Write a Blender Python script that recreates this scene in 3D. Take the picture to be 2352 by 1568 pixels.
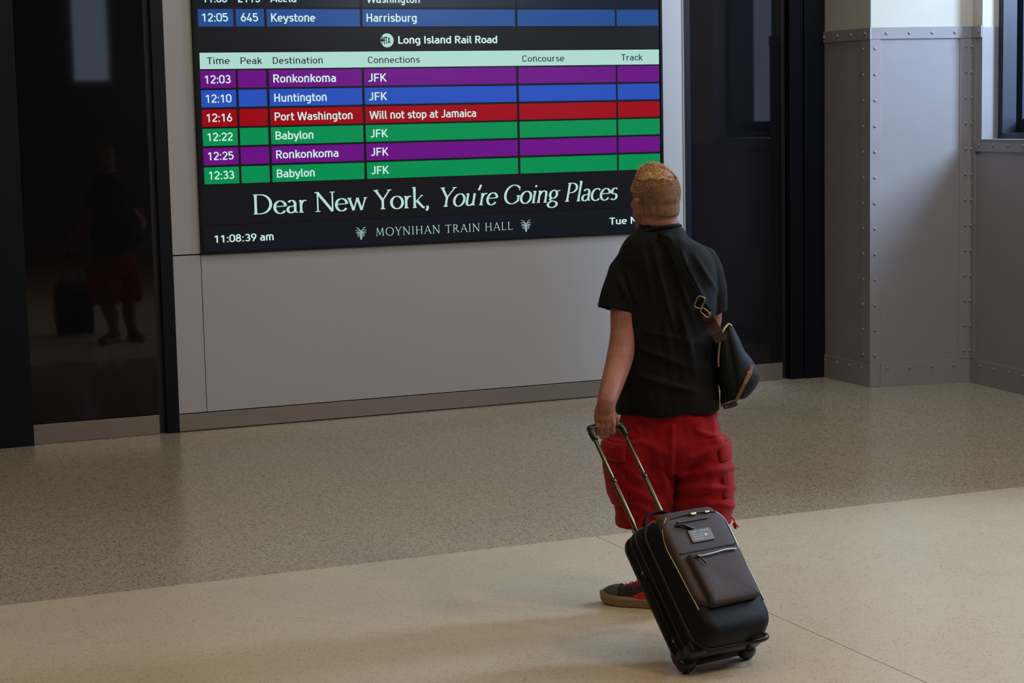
import bpy, bmesh, math, random
from mathutils import Vector, Matrix, noise
random.seed(7)
PI = math.pi
for o in list(bpy.data.objects): bpy.data.objects.remove(o, do_unlink=True)
scn = bpy.context.scene
COL = scn.collection

# ------------------------------------------------------------------ camera
# X runs along the screen wall, Y=0 is its face (the hall is at Y<0), Z up
RGT = Vector((0.91860873, -0.39461928, -0.02082347))
UPV = Vector((0.06550342, 0.10009155, 0.99281971))
FWD = Vector((0.38970155, 0.91337687, -0.11779388))
CAM = Vector((-2.751077, -11.825166, 1.95))
FPX = 4417.5
cd = bpy.data.cameras.new('camera'); cam = bpy.data.objects.new('camera', cd); COL.objects.link(cam)
cd.sensor_width = 36; cd.lens = FPX * 36 / 2352; cd.clip_end = 200
m = Matrix.Identity(4)
for i in range(3):
    m[i][0] = RGT[i]; m[i][1] = UPV[i]; m[i][2] = -FWD[i]; m[i][3] = CAM[i]
cam.matrix_world = m
scn.camera = cam
# ------------------------------------------------------------------ world, lights, exposure
wd = bpy.data.worlds.new('world'); scn.world = wd; wd.use_nodes = True
bg = wd.node_tree.nodes['Background']; bg.inputs[0].default_value = (.62, .76, 1, 1); bg.inputs[1].default_value = 1.6
def area(name, loc, target, sx, sy, power, col, spread=180):
    l = bpy.data.lights.new(name, 'AREA'); l.shape = 'RECTANGLE'; l.size = sx; l.size_y = sy
    l.energy = power; l.color = col; l.spread = math.radians(spread)
    o = bpy.data.objects.new(name, l); COL.objects.link(o); o.location = loc
    o.rotation_euler = (Vector(target) - Vector(loc)).to_track_quat('-Z', 'Y').to_euler()
    return o
area('window_daylight', (8.2, -5.0, 5.0), (5.0, -.6, 1.8), 1.2, 3.6, 1250, (.60, .77, 1))
area('skylight', (-1.5, -6.5, 5.9), (-1.5, -6.5, 0), 9, 8, 170, (1, .87, .69))
area('side_daylight', (4.5, -7.6, 3.7), (.7, -5.1, 1.0), 2.2, 1.8, 92, (.76, .86, 1))
area('upper_window_daylight', (4.6, -2.1, 4.9), (2.4, 0, 1.9), 1.4, 1.0, 72, (.72, .84, 1))
area('warm_ceiling_lamp', (2.6, -9.0, 5.6), (.2, -6.0, 0), .7, .7, 75, (1, .74, .42))
scn.view_settings.view_transform = 'Standard'; scn.view_settings.look = 'None'
scn.view_settings.gamma = 1; scn.view_settings.use_curve_mapping = False
scn.view_settings.exposure = 0.0

# ------------------------------------------------------------------ helpers
def ray(px, py): return RGT * ((px - 1176) / FPX) - UPV * ((py - 784) / FPX) + FWD
def onz(px, py, z=0):
    v = ray(px, py); return CAM + v * ((z - CAM.z) / v.z)
def ony(px, py, Y=0):
    v = ray(px, py); return CAM + v * ((Y - CAM.y) / v.y)
def srgb(r, g, b):
    f = lambda c: (c / 255 / 12.92) if c / 255 <= .04045 else ((c / 255 + .055) / 1.055) ** 2.4
    return (f(r), f(g), f(b), 1)
class MB:
    def __init__(s): s.v = []; s.f = []
    def add(s, vs, fs):
        n = len(s.v); s.v += [tuple(p) for p in vs]; s.f += [tuple(i + n for i in f) for f in fs]; return s
    def box(s, a, b):
        x0, y0, z0 = a; x1, y1, z1 = b
        return s.add([(x0,y0,z0),(x1,y0,z0),(x1,y1,z0),(x0,y1,z0),(x0,y0,z1),(x1,y0,z1),(x1,y1,z1),(x0,y1,z1)],
                     [(0,3,2,1),(4,5,6,7),(0,1,5,4),(1,2,6,5),(2,3,7,6),(3,0,4,7)])
    def prism(s, pts, z0, z1):          # plan polygon pts (counter-clockwise) from z0 to z1
        n = len(pts)
        return s.add([(x, y, z0) for x, y in pts] + [(x, y, z1) for x, y in pts],
                     [tuple(range(n))[::-1], tuple(range(n, 2*n))] + [(i, (i+1) % n, (i+1) % n + n, i + n) for i in range(n)])
    def loft(s, rings, caps=True):
        n = len(rings[0]); vs = [p for r in rings for p in r]; fs = []
        for k in range(len(rings)-1):
            for i in range(n):
                j = (i+1) % n; fs.append((k*n+i, k*n+j, (k+1)*n+j, (k+1)*n+i))
        if caps: fs += [tuple(range(n))[::-1], tuple(range((len(rings)-1)*n, len(rings)*n))]
        return s.add(vs, fs)
    def tube(s, pts, rad, n=12, flat=None, ends=True):
        pts = [Vector(p) for p in pts]; R = rad if isinstance(rad, (list, tuple)) else [rad]*len(pts)
        rings = []; up = None
        for k, p in enumerate(pts):
            t = (pts[min(k+1, len(pts)-1)] - pts[max(k-1, 0)]).normalized()
            if up is None: up = Vector((0,0,1)) if abs(t.z) < .8 else Vector((1,0,0)); up = up - t*up.dot(t)
            up = (up - t*up.dot(t)).normalized(); sd = t.cross(up)
            fl = flat if flat else 1
            rings.append([p + sd*(math.cos(2*PI*i/n)*R[k]) + up*(math.sin(2*PI*i/n)*R[k]*fl) for i in range(n)])
            if ends and k in (0, len(pts)-1):
                e = []; sg = -1 if k == 0 else 1
                for q in (.55, .85):
                    c = p + t*sg*R[k]*q; w = math.sqrt(1-q*q)
                    e.append([c + (x-p)*w for x in rings[-1]])
                if k == 0: rings = [e[1], e[0]] + rings
                else: rings += e
        return s.loft(rings)
    def ell(s, c, r, M=None, nu=20, nv=12):
        c = Vector(c); rings = []
        for k in range(nv+1):
            a = -PI/2 + PI*(k if 0 < k < nv else (.04 if k == 0 else nv-.04))/nv
            ring = []
            for i in range(nu):
                b = 2*PI*i/nu
                q = Vector((math.cos(a)*math.cos(b)*r[0], math.cos(a)*math.sin(b)*r[1], math.sin(a)*r[2]))
                ring.append(c + (M @ q if M else q))
            rings.append(ring)
        return s.loft(rings)
    def mesh(s, name):
        me = bpy.data.meshes.new(name); me.from_pydata(s.v, [], s.f); me.update(); return me
    def build(s, name, mat=None, parent=None, smooth=False, bevel=0, sub=0, label=None, kind=None, fix=True):
        me = s.mesh(name)
        if fix:
            bm = bmesh.new(); bm.from_mesh(me); bmesh.ops.recalc_face_normals(bm, faces=bm.faces); bm.to_mesh(me); bm.free()
        return link(name, me, mat, parent, smooth, bevel, sub, label, kind)
def link(name, me, mat=None, parent=None, smooth=False, bevel=0, sub=0, label=None, kind=None):
    o = bpy.data.objects.new(name, me); COL.objects.link(o)
    if mat and not me.materials: me.materials.append(mat)
    if smooth: me.polygons.foreach_set('use_smooth', [True]*len(me.polygons))
    if bevel:
        b = o.modifiers.new('bevel', 'BEVEL'); b.width = bevel; b.segments = 3; b.limit_method = 'ANGLE'
    if sub:
        b = o.modifiers.new('sub', 'SUBSURF'); b.levels = sub; b.render_levels = sub
    if parent: o.parent = parent
    if label: o['label'] = label
    if kind: o['kind'] = kind
    return o
def empty(name, loc=(0,0,0), **kw):
    o = bpy.data.objects.new(name, None); COL.objects.link(o); o.location = loc; o.empty_display_size = .1
    for k, v in kw.items(): o[k] = v
    return o
def hide_parent(child, parent):      # parent keeping the child's world coordinates
    child.parent = parent; child.matrix_parent_inverse = Matrix.Translation(-Vector(parent.location)); return child
def rect_loft(mb, x0, x1, z0, z1, rc, prof, n=8):
    """rounded rectangle in XZ swept along -Y; prof = list of (y, inset)"""
    rings = []
    for y, ins in prof:
        r = max(rc - ins, .004); a0, a1, b0, b1 = x0+ins, x1-ins, z0+ins, z1-ins; ring = []
        for cx, cz, s0 in ((a1-r, b1-r, 0), (a0+r, b1-r, PI/2), (a0+r, b0+r, PI), (a1-r, b0+r, 1.5*PI)):
            for k in range(n+1):
                t = s0 + PI/2*k/n; ring.append((cx + r*math.cos(t), y, cz + r*math.sin(t)))
        rings.append(ring)
    return mb.loft(rings)

# ------------------------------------------------------------------ materials
def mat(name, col, rough=.5, metal=0, spec=.5, noise_amt=0, nscale=20, bump=0, bscale=200, emit=None, estr=1, col2=None, coat=0, sheen=0, stretch=None):
    m = bpy.data.materials.new(name); m.use_nodes = True; N = m.node_tree.nodes; L = m.node_tree.links
    b = N['Principled BSDF']; b.inputs['Base Color'].default_value = col; b.inputs['Roughness'].default_value = rough
    b.inputs['Metallic'].default_value = metal; b.inputs['Specular IOR Level'].default_value = spec
    b.inputs['Coat Weight'].default_value = coat; b.inputs['Sheen Weight'].default_value = sheen
    tc = N.new('ShaderNodeTexCoord'); src = tc.outputs['Object']
    if stretch:
        mp = N.new('ShaderNodeMapping'); mp.inputs['Scale'].default_value = stretch; L.new(src, mp.inputs[0]); src = mp.outputs[0]
    if noise_amt or col2:
        nz = N.new('ShaderNodeTexNoise'); nz.inputs['Scale'].default_value = nscale; nz.inputs['Detail'].default_value = 6
        L.new(src, nz.inputs['Vector'])
        mx = N.new('ShaderNodeMix'); mx.data_type = 'RGBA'
        c2 = col2 or tuple(c*(1-noise_amt) for c in col[:3]) + (1,)
        mx.inputs[6].default_value = col; mx.inputs[7].default_value = c2
        rp = N.new('ShaderNodeMapRange'); rp.inputs[1].default_value = .35; rp.inputs[2].default_value = .65
        L.new(nz.outputs[0], rp.inputs[0]); L.new(rp.outputs[0], mx.inputs[0]); L.new(mx.outputs[2], b.inputs['Base Color'])
    if bump:
        nb = N.new('ShaderNodeTexNoise'); nb.inputs['Scale'].default_value = bscale; nb.inputs['Detail'].default_value = 4
        L.new(src, nb.inputs['Vector'])
        bp = N.new('ShaderNodeBump'); bp.inputs['Strength'].default_value = bump; bp.inputs['Distance'].default_value = .002
        L.new(nb.outputs[0], bp.inputs['Height']); L.new(bp.outputs[0], b.inputs['Normal'])
    if emit:
        b.inputs['Emission Color'].default_value = emit; b.inputs['Emission Strength'].default_value = estr
    return m
def terrazzo(name, base, dark, light, s, amt, rough):
    m = bpy.data.materials.new(name); m.use_nodes = True; N = m.node_tree.nodes; L = m.node_tree.links
    b = N['Principled BSDF']; b.inputs['Roughness'].default_value = rough
    tc = N.new('ShaderNodeTexCoord')
    def mixer(a_socket, colr, thr0, thr1, scale, out_idx, strength):
        v = N.new('ShaderNodeTexVoronoi'); v.inputs['Scale'].default_value = scale; v.inputs['Randomness'].default_value = 1
        L.new(tc.outputs['Object'], v.inputs['Vector'])
        sp = N.new('ShaderNodeSeparateColor'); L.new(v.outputs['Color'], sp.inputs[0])
        r = N.new('ShaderNodeMapRange'); r.inputs[1].default_value = thr0; r.inputs[2].default_value = thr1; r.inputs[4].default_value = strength
        L.new(sp.outputs[out_idx], r.inputs[0])
        mx = N.new('ShaderNodeMix'); mx.data_type = 'RGBA'; mx.inputs[7].default_value = colr
        L.new(r.outputs[0], mx.inputs[0])
        if isinstance(a_socket, tuple): mx.inputs[6].default_value = a_socket
        else: L.new(a_socket, mx.inputs[6])
        return mx.outputs[2]
    c = mixer(base, dark, 1-amt, 1-amt+.05, s, 0, 1)
    c = mixer(c, light, 1-amt*.8, 1-amt*.8+.05, s*1.3, 1, .8)
    c = mixer(c, dark, 1-amt*.5, 1-amt*.5+.03, s*.7, 2, .9)
    nz = N.new('ShaderNodeTexNoise'); nz.inputs['Scale'].default_value = .9; nz.inputs['Detail'].default_value = 5
    L.new(tc.outputs['Object'], nz.inputs['Vector'])
    mx = N.new('ShaderNodeMix'); mx.data_type = 'RGBA'; mx.blend_type = 'MULTIPLY'; mx.inputs[0].default_value = 1
    rr = N.new('ShaderNodeMapRange'); rr.inputs[3].default_value = .93; rr.inputs[4].default_value = 1.05
    L.new(nz.outputs[0], rr.inputs[0]); L.new(rr.outputs[0], mx.inputs[7]); L.new(c, mx.inputs[6])
    L.new(mx.outputs[2], b.inputs['Base Color'])
    nr = N.new('ShaderNodeTexNoise'); nr.inputs['Scale'].default_value = 6; L.new(tc.outputs['Object'], nr.inputs['Vector'])
    r2 = N.new('ShaderNodeMapRange'); r2.inputs[3].default_value = rough*.8; r2.inputs[4].default_value = rough*1.25
    L.new(nr.outputs[0], r2.inputs[0]); L.new(r2.outputs[0], b.inputs['Roughness'])
    return m
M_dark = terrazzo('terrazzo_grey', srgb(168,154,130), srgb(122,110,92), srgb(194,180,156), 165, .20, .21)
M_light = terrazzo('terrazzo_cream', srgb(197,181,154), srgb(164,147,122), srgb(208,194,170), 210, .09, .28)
M_gap = mat('joint_filler', srgb(70,64,58), .8)
M_black = mat('black_gap', srgb(6,7,9), .6)
M_panel = mat('white_wall_panel', srgb(176,174,174), .38, noise_amt=.03, nscale=1.5)
M_steelb = mat('brushed_steel', srgb(168,157,148), .36, metal=.8, noise_amt=.10, nscale=4, bump=.10, bscale=60, stretch=(1,1,40))
M_navy = mat('black_painted_steel', srgb(9,12,19), .45, spec=.22)
M_glass = mat('dark_back_painted_glass', srgb(17,16,19), .03, spec=.5)
M_trim = mat('thin_beige_trim', srgb(150,138,128), .5)
M_paint = mat('grey_steel_paint', srgb(142,138,140), .36, noise_amt=.06, nscale=3, bump=.05, bscale=90)
M_plaster = mat('cream_plaster', srgb(190,184,172), .8, noise_amt=.05, nscale=3, bump=.15, bscale=60)
M_wfr = mat('window_frame_blue_black', srgb(34,44,58), .35)
M_hall = mat('hall_stone', srgb(120,108,96), .7, noise_amt=.2, nscale=1)
M_ceil = mat('hall_ceiling', srgb(150,145,138), .8)

# ------------------------------------------------------------------ floor
ZB = -3.945
fl = MB().box((-9, -19, -.12), (9, .6, -.012)).build('floor', M_gap, kind='structure')
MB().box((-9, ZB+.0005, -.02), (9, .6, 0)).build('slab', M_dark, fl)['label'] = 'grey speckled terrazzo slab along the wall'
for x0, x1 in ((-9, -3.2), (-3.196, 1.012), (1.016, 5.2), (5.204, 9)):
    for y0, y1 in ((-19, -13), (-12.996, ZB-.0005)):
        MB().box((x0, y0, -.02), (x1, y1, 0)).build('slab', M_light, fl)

# ------------------------------------------------------------------ the screen wall
wb = MB().box((-9, .16, 0), (4.9, .4, 6)).build('wall_back', M_black, kind='structure')
TH = .045
def wpanel(x0, x1, z0, z1, y0=0, name='panel', mt=None, par=wb, th=TH, bev=.0012):
    return MB().box((x0, y0, z0), (x1, y0+th, z1)).build(name, mt or M_panel, par, bevel=bev)
MB().box((-.02, .046, .002), (3.63, .16, 6)).build('backing', M_black, wb)
wpanel(.010, .1855, .117, 1.109); wpanel(.1895, 3.440, .117, 1.109); wpanel(3.444, 3.612, .117, 1.109)
wpanel(.010, .187, 1.117, 4.4); wpanel(3.447, 3.612, 1.117, 4.4); wpanel(.190, 3.444, 3.4, 4.4)
MB().box((-9, .0, 0), (-3, .16, 6)).build('side_panel', M_hall, wb)
MB().box((3.612, -.006, .0), (3.622, .05, 6)).build('edge_strip', M_trim, wb)
MB().box((.0, .0, 4.4), (3.63, .05, 6)).build('upper_panel', M_hall, wb)
bb = MB().box((.008, -.004, .006), (3.612, .04, .111)).build('baseboard_back', M_steelb, bevel=.001, kind='structure')

def glass_door(name, x0, x1, yg, posts):
    d = empty(name, ((x0+x1)/2, yg, 0), kind='structure')
    g = MB().box((x0, yg, .127), (x1, yg+.02, 4.4)); hide_parent(g.build('glass', M_glass), d)
    k = MB().box((x0+.003, yg-.006, .002), (x1-.003, yg+.02, .122)).build('kick_plate', M_steelb, bevel=.001); hide_parent(k, d)
    for a, b, y0 in posts:
        p = MB().box((a, y0, 0), (b, .15, 4.4)).build('jamb', M_navy, bevel=.003); hide_parent(p, d)
    hd = MB().box((x0-.05, yg+.021, 0), (x1+.05, .15, 4.4)).build('backing', M_black); hide_parent(hd, d)
    return d
glass_door('door_1', -.897, -.115, .0, [(-.072, .006, -.012), (-1.35, -.900, -.045), (-2.1,-1.36,-.045)])
glass_door('door_2', 3.705, 4.452, .085, [(3.624, 3.66, -.0), (3.662, 3.702, .05), (4.492, 4.60, .035), (4.605, 4.775, .02)])
MB().box((-3.0, .02, 0), (-2.1, .16, 6)).build('side_panel', M_glass, wb)
for x0, x1 in ((-2.1, .01), (3.62, 4.78)):
    MB().box((x0, -.02, 4.4), (x1, .16, 6)).build('header_panel', M_hall, wb)

# ------------------------------------------------------------------ riveted corner
A = Vector((4.776, .10, 0)); B = Vector((4.7645, -.571, 0)); Cc = Vector((5.4896, -.731, 0)); Dd = Vector((5.4294, -1.4054, 0))
SD = (Dd - Cc).normalized()
wc = MB().prism([(A.x, .4), (A.x, A.y), (B.x, B.y), (Cc.x, Cc.y), (6.4, Cc.y), (6.4, .4)], 0, 6).build('wall_corner', M_plaster, kind='structure')
rv = MB()
rings = []
for k in range(5):
    a = PI/2*k/4*.97; rings.append([(.0108*math.cos(a)*math.cos(2*PI*i/12), .0108*math.cos(a)*math.sin(2*PI*i/12), .0090*math.sin(a)) for i in range(12)])
rv.loft(rings); ME_rivet = rv.mesh('rivet'); ME_rivet.materials.append(M_paint)
ME_rivet.polygons.foreach_set('use_smooth', [True]*len(ME_rivet.polygons))
class Face:
    def __init__(s, P, Q, par, nsign=1):
        s.P = P; s.d = (Q-P).normalized(); s.L = (Q-P).length; s.n = Vector((s.d.y, -s.d.x, 0)) ; s.par = par
    def pt(s, u, z, off=0): return s.P + s.d*u + s.n*off + Vector((0,0,z))
    def strip(s, u0, u1, z0, z1, t, name, t0=-.004):
        c = [s.pt(u, z, o) for o in (t0, t) for u, z in ((u0,z0),(u1,z0),(u1,z1),(u0,z1))]
        o = MB().add(c, [(0,1,2,3),(7,6,5,4),(0,4,5,1),(1,5,6,2),(2,6,7,3),(3,7,4,0)]).build(name, M_paint, s.par, bevel=.0015)
        return o
    def rivet(s, u, z, t, strip):
        o = bpy.data.objects.new('rivet', ME_rivet); COL.objects.link(o); o.parent = strip
        o.location = s.pt(u, z, t-.0005); o.rotation_euler = s.n.to_track_quat('Z', 'Y').to_euler()
ZR = [2.337 - .1762*k for k in range(13)]
F1 = Face(A, B, wc)
F1.n = Vector((-1, 0, 0)); F2 = Face(B, Cc, wc)
# F1: side facing left
F1.strip(0, F1.L+.004, .0, 2.44, .004, 'steel_sheet')
tp = F1.strip(-.05, F1.L+.0135, 2.40, 2.48, .014, 'steel_band')
for k in range(4): F1.rivet(.09+.178*k, 2.441, .014, tp)
vs_ = F1.strip(.557, F1.L+.010, .17, 2.40, .010, 'steel_band')
for z in ZR: F1.rivet(.596, z, .010, vs_)
bt = F1.strip(-.05, F1.L+.012, 0, .165, .012, 'steel_band')
for k in range(4): F1.rivet(.10+.160*k if k else .10, .127, .012, bt)
# F2: front
F2.strip(0, F2.L, .0, 2.44, .004, 'steel_sheet')
tp = F2.strip(-.010, F2.L, 2.40, 2.48, .014, 'steel_band')
for k in range(4): F2.rivet(.11+.166*k, 2.439, .014, tp)
v1 = F2.strip(-.006, .069, .002, 2.40, .011, 'steel_band')
for z in ZR: F2.rivet(.028, z, .011, v1)
v2 = F2.strip(.648, F2.L+.0, .17, 2.40, .010, 'steel_band')
for z in ZR: F2.rivet(.692, z+.006, .010, v2)
bt = F2.strip(.071, F2.L, 0, .168, .010, 'steel_band')
for k in range(4): F2.rivet(.122+.164*k, .127, .010, bt)
# ------------------------------------------------------------------ right wall with window
wr = empty('wall_right', (Cc.x, Cc.y, 0), kind='structure')
def rwall(u0, u1, z0, z1, x0=0, x1=.42, name='wall_piece', mt=None):
    F = Face(Cc, Dd, None); nn = -Vector((SD.y, -SD.x, 0)); nn = Vector((abs(nn.x), nn.y*(1 if nn.x > 0 else -1), 0))
    c = [Cc + SD*u + nn*o + Vector((0,0,z)) for o in (x0, x1) for u, z in ((u0,z0),(u1,z0),(u1,z1),(u0,z1))]
    o = MB().add(c, [(0,1,2,3),(7,6,5,4),(0,4,5,1),(1,5,6,2),(2,6,7,3),(3,7,4,0)]).build(name, mt or M_plaster)
    hide_parent(o, wr); return o
UJ = .126; WINS = [(UJ, 1.75), (3.7, 6.4)]; ZS = 1.70; ZT = 4.3
rwall(0, UJ, 0, 6, name='plaster_pier')
rwall(1.75, 3.7, 0, 6, name='plaster_pier'); rwall(6.4, 17, 0, 6, name='plaster_pier', mt=M_hall)
for a, b in WINS:
    rwall(a, b, 0, ZS-.002, name='parapet'); rwall(a, b, ZT, 6, name='lintel')
class FaceR(Face):
    pass
F3 = FaceR(Cc, Dd, None); F3.n = Vector((SD.y, -SD.x, 0))
if F3.n.x > 0: F3.n = -F3.n
def rstrip(*a, rivets=(), t=.01, name='steel_band'):
    o = F3.strip(*a, t, name); hide_parent(o, wr)
    for u, z in rivets:
        r = bpy.data.objects.new('rivet', ME_rivet); COL.objects.link(r); r.parent = o
        r.location = F3.pt(u, z, t-.0005); r.rotation_euler = F3.n.to_track_quat('Z', 'Y').to_euler()
    return o
rstrip(0, 6.6, 0, ZS-.04, t=.004, name='steel_sheet')
rstrip(0, UJ, ZS-.1, 2.44, t=.004, name='steel_sheet')
rstrip(0, UJ+.004, 2.40, 2.48, t=.014, rivets=[(.10, 2.44)])
rstrip(0, .060, .17, 2.40, t=.010, rivets=[(.014, z+.004) for z in ZR])
rstrip(.062, 1.75, 1.62, 1.70, t=.012, rivets=[(.112+.181*k, 1.664) for k in range(9)])
rstrip(.0, 6.6, 0, .167, t=.010, rivets=[(.146+.178*k, .13) for k in range(14)])
# reveal lining, sill, window
def rbox(u0, u1, z0, z1, x0, x1, name, mt, par=None, bev=.002):
    nn = -F3.n
    c = [Cc + SD*u + nn*o + Vector((0,0,z)) for o in (x0, x1) for u, z in ((u0,z0),(u1,z0),(u1,z1),(u0,z1))]
    o = MB().add(c, [(0,1,2,3),(7,6,5,4),(0,4,5,1),(1,5,6,2),(2,6,7,3),(3,7,4,0)]).build(name, mt, bevel=bev)
    hide_parent(o, par or wr); return o
rbox(UJ-.001, UJ+.005, ZS, 2.47, -.004, .125, 'reveal_plate', M_paint)
rbox(UJ-.001, 1.75, ZS-.004, ZS+.006, -.016, .42, 'sill_plate', M_paint)
M_pane = bpy.data.materials.new('window_pane'); M_pane.use_nodes = True
N = M_pane.node_tree.nodes; L = M_pane.node_tree.links; N.remove(N['Principled BSDF'])
tr = N.new('ShaderNodeBsdfTransparent'); tr.inputs[0].default_value = (.9,.93,.97,1); gl = N.new('ShaderNodeBsdfGlossy'); gl.inputs['Roughness'].default_value = .02
mx = N.new('ShaderNodeMixShader'); mx.inputs[0].default_value = .07
L.new(tr.outputs[0], mx.inputs[1]); L.new(gl.outputs[0], mx.inputs[2]); L.new(mx.outputs[0], N['Material Output'].inputs[0])
for w_i, (a, b) in enumerate(WINS):
    wn = empty('window_%d' % (w_i+1), Cc + SD*((a+b)/2) + Vector((0,0,ZS)), kind='structure')
    for (u0, u1, z0, z1, x0, x1) in ((a+.005, a+.060, ZS+.03, ZT, .125, .235), (a+.005, a+.030, ZS+.03, ZT, .235, .265), (a+.005, a+.085, ZS+.03, ZT, .265, .36),
                                     (b-.07, b, ZS+.03, ZT, .125, .36), (a, b, ZS+.006, ZS+.045, .125, .36), (a, b, ZS+.045, ZS+.14, .27, .36), (a, b, ZT-.08, ZT, .125, .36)):
        rbox(u0, u1, z0, z1, x0, x1, 'frame', M_wfr, wn)
    k = 1 + w_i
    for j in range(1, k):
        u = a + (b-a)*j/k; rbox(u-.04, u+.04, ZS+.1, ZT-.05, .26, .35, 'mullion', M_wfr, wn)
    for zz in (3.5,):
        rbox(a+.05, b-.05, zz-.03, zz+.03, .262, .348, 'transom', M_wfr, wn)
    for j in range(k):
        for z0, z1 in ((ZS+.12, 3.48), (3.52, ZT-.06)):
            rbox(a+(b-a)*j/k+.035, a+(b-a)*(j+1)/k-.035, z0, z1, .30, .306, 'pane', M_pane, wn, 0)

# ------------------------------------------------------------------ rest of the hall (outside the frame, closes the room)
MB().box((-9.3, -19, 0), (-9, .16, 6)).build('wall_left', M_hall, kind='structure')
wf = MB()
for a, b in ((-9, -5.5), (-4.9, -.5), (.05, 3.0), (3.6, 9)): wf.box((a, -19.3, 0), (b, -19, 6))
for a, b in ((-5.5,-4.9), (-.5,.05), (3.0,3.6)): wf.box((a, -19.3, 0), (b, -19, 2.6)).box((a, -19.3, 4.6), (b, -19, 6))
wf.build('wall_front', M_hall, kind='structure')
MB().box((-9.3, -19.3, 6), (9, .4, 6.15)).build('ceiling', M_ceil, kind='structure')

# ------------------------------------------------------------------ departure board
def emis(name, c, s=1.0, rough=.22):
    return mat(name, (.003, .003, .004, 1), rough if s else rough, spec=.22, emit=c, estr=s)
E_pur = emis('screen_purple', srgb(104,12,128)); E_blu = emis('screen_blue', srgb(38,78,182)); E_red = emis('screen_red', srgb(152,0,16))
E_grn = emis('screen_green', srgb(0,138,78)); E_amt = emis('screen_steel_blue', srgb(30,74,140)); E_nav = emis('screen_navy', srgb(14,22,38))
E_mint = emis('screen_mint', srgb(172,216,206)); E_txt = emis('screen_white_text', srgb(202,234,226)); E_ink = mat('screen_dark_text', srgb(6,22,22), .3)
E_ser = emis('screen_pale_mint_text', srgb(178,218,212)); E_scr = emis('screen_black', srgb(14,13,17), 1, .3); E_foot = emis('screen_blue_black', srgb(13,16,25), 1, .3)
bd = empty('departure_board', (1.817, 0, 1.112))
bd['label'] = 'large black-framed electronic train departure board with coloured rows on the white wall'; bd['category'] = 'display board'
BX0, BX1, BZ0, BZ1 = .188, 3.446, 1.112, 3.36
def bpart(mb, name, mt, par=None, bev=0, label=None, smooth=False):
    o = mb.build(name, mt, bevel=bev, label=label, fix=False if name.endswith('text') or name.endswith('emblem') else True)
    p = par or bd
    if p is bd: hide_parent(o, bd)
    else: o.parent = p; o.matrix_parent_inverse = p.matrix_parent_inverse.copy() if False else Matrix.Identity(4)
    return o
fm = MB().box((BX0, -.028, BZ0), (BX0+.022, .045, BZ1)).box((BX1-.016, -.028, BZ0), (BX1, .045, BZ1))
fm.box((BX0+.022, -.028, BZ0), (BX1-.016, .045, BZ0+.018)).box((BX0+.022, -.028, BZ1-.02), (BX1-.016, .045, BZ1))
bpart(fm, 'frame', M_navy, bev=.0015)
bpart(MB().box((BX0+.022, -.018, 1.292), (BX1-.016, .02, BZ1-.02)), 'screen', E_scr)
bpart(MB().box((BX0+.022, -.0175, BZ0+.018), (BX1-.016, .02, 1.289)), 'screen', E_foot, label='blue-black footer strip of the screen')
COLS = [(.2255,.448),(.464,.646),(.664,1.277),(1.295,2.356),(2.374,3.091),(3.105,3.422)]
YC = -.0195; YT = -.0212
rows = [(2.641,2.747,E_nav),(2.521,2.628,E_amt),(2.029,2.144,None)]
PIT = .1187
rowsL = []
def row(z0, z1, mt, full=False):
    for a, c in ([(.2255, 3.422)] if full else COLS):
        bpart(MB().box((a, YC, z0), (c, -.0175, z1)), 'board_cell', mt)
row(2.641, 2.747, E_nav); row(2.521, 2.628, E_amt)
for k in range(3): row(2.760+.12*k, 2.866+.12*k, E_nav if k % 2 else E_amt)
row(2.261, 2.361, E_mint, True)
for (z0, z1, mt) in ((2.031,2.1435,None),):
    pass
for z0, z1, mt in ((2.144,2.2515,E_pur),):
    row(z0, z1, mt)
rz = [(2.025,2.131,E_blu),(1.9055,2.0115,E_red),(1.7865,1.893,E_grn),(1.6675,1.7735,E_pur),(1.549,1.654,E_grn)]
for z0, z1, mt in rz: row(z0, z1, mt)

def arc(cx, cy, rx, ry, a0, a1, n=16): return [(cx+rx*math.cos(math.radians(a0+(a1-a0)*i/n)), cy+ry*math.sin(math.radians(a0+(a1-a0)*i/n))) for i in range(n+1)]
def ribbon(mb, pts, w):
    pts = [Vector(p) for p in pts]; k = len(pts); closed = (pts[0]-pts[-1]).length < 1e-4 and k > 4; lo = []; hi = []
    for i, p in enumerate(pts):
        a_ = pts[i-1] if i else (pts[-2] if closed else p); b_ = pts[i+1] if i < k-1 else (pts[1] if closed else p)
        t1 = (p-a_); t2 = (b_-p); t1 = t1.normalized() if t1.length > 1e-6 else t2.normalized(); t2 = t2.normalized() if t2.length > 1e-6 else t1
        t = (t1+t2).normalized(); nn = Vector((-t.y, t.x)); q = w/2/max(.5, nn.dot(Vector((-t1.y, t1.x))))
        lo.append(p-nn*q); hi.append(p+nn*q)
    mb.add([(p.x, p.y, 0) for p in lo+hi], [(i, i+1, i+1+k, i+k) for i in range(k-1)])
def hk(x0, x1, xh=.72, r=.20, low=0):      # shoulder of n, m, h
    c = (x0+x1)/2; return [(x0, xh-.22)] + arc(c, xh-.21, (x1-x0)/2, .21, 165, 0, 10) + [(x1, low)]
XH = .72
def bowl(x0, x1, y0=.07, y1=.66):          # closed rounded rectangle-like bowl
    cx = (x0+x1)/2; rx = (x1-x0)/2; ry = .2
    return arc(cx, y1-ry, rx, ry, 0, 180, 10) + arc(cx, y0+ry, rx, ry, 180, 360, 10) + [(x1, y1-ry)]
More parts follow.
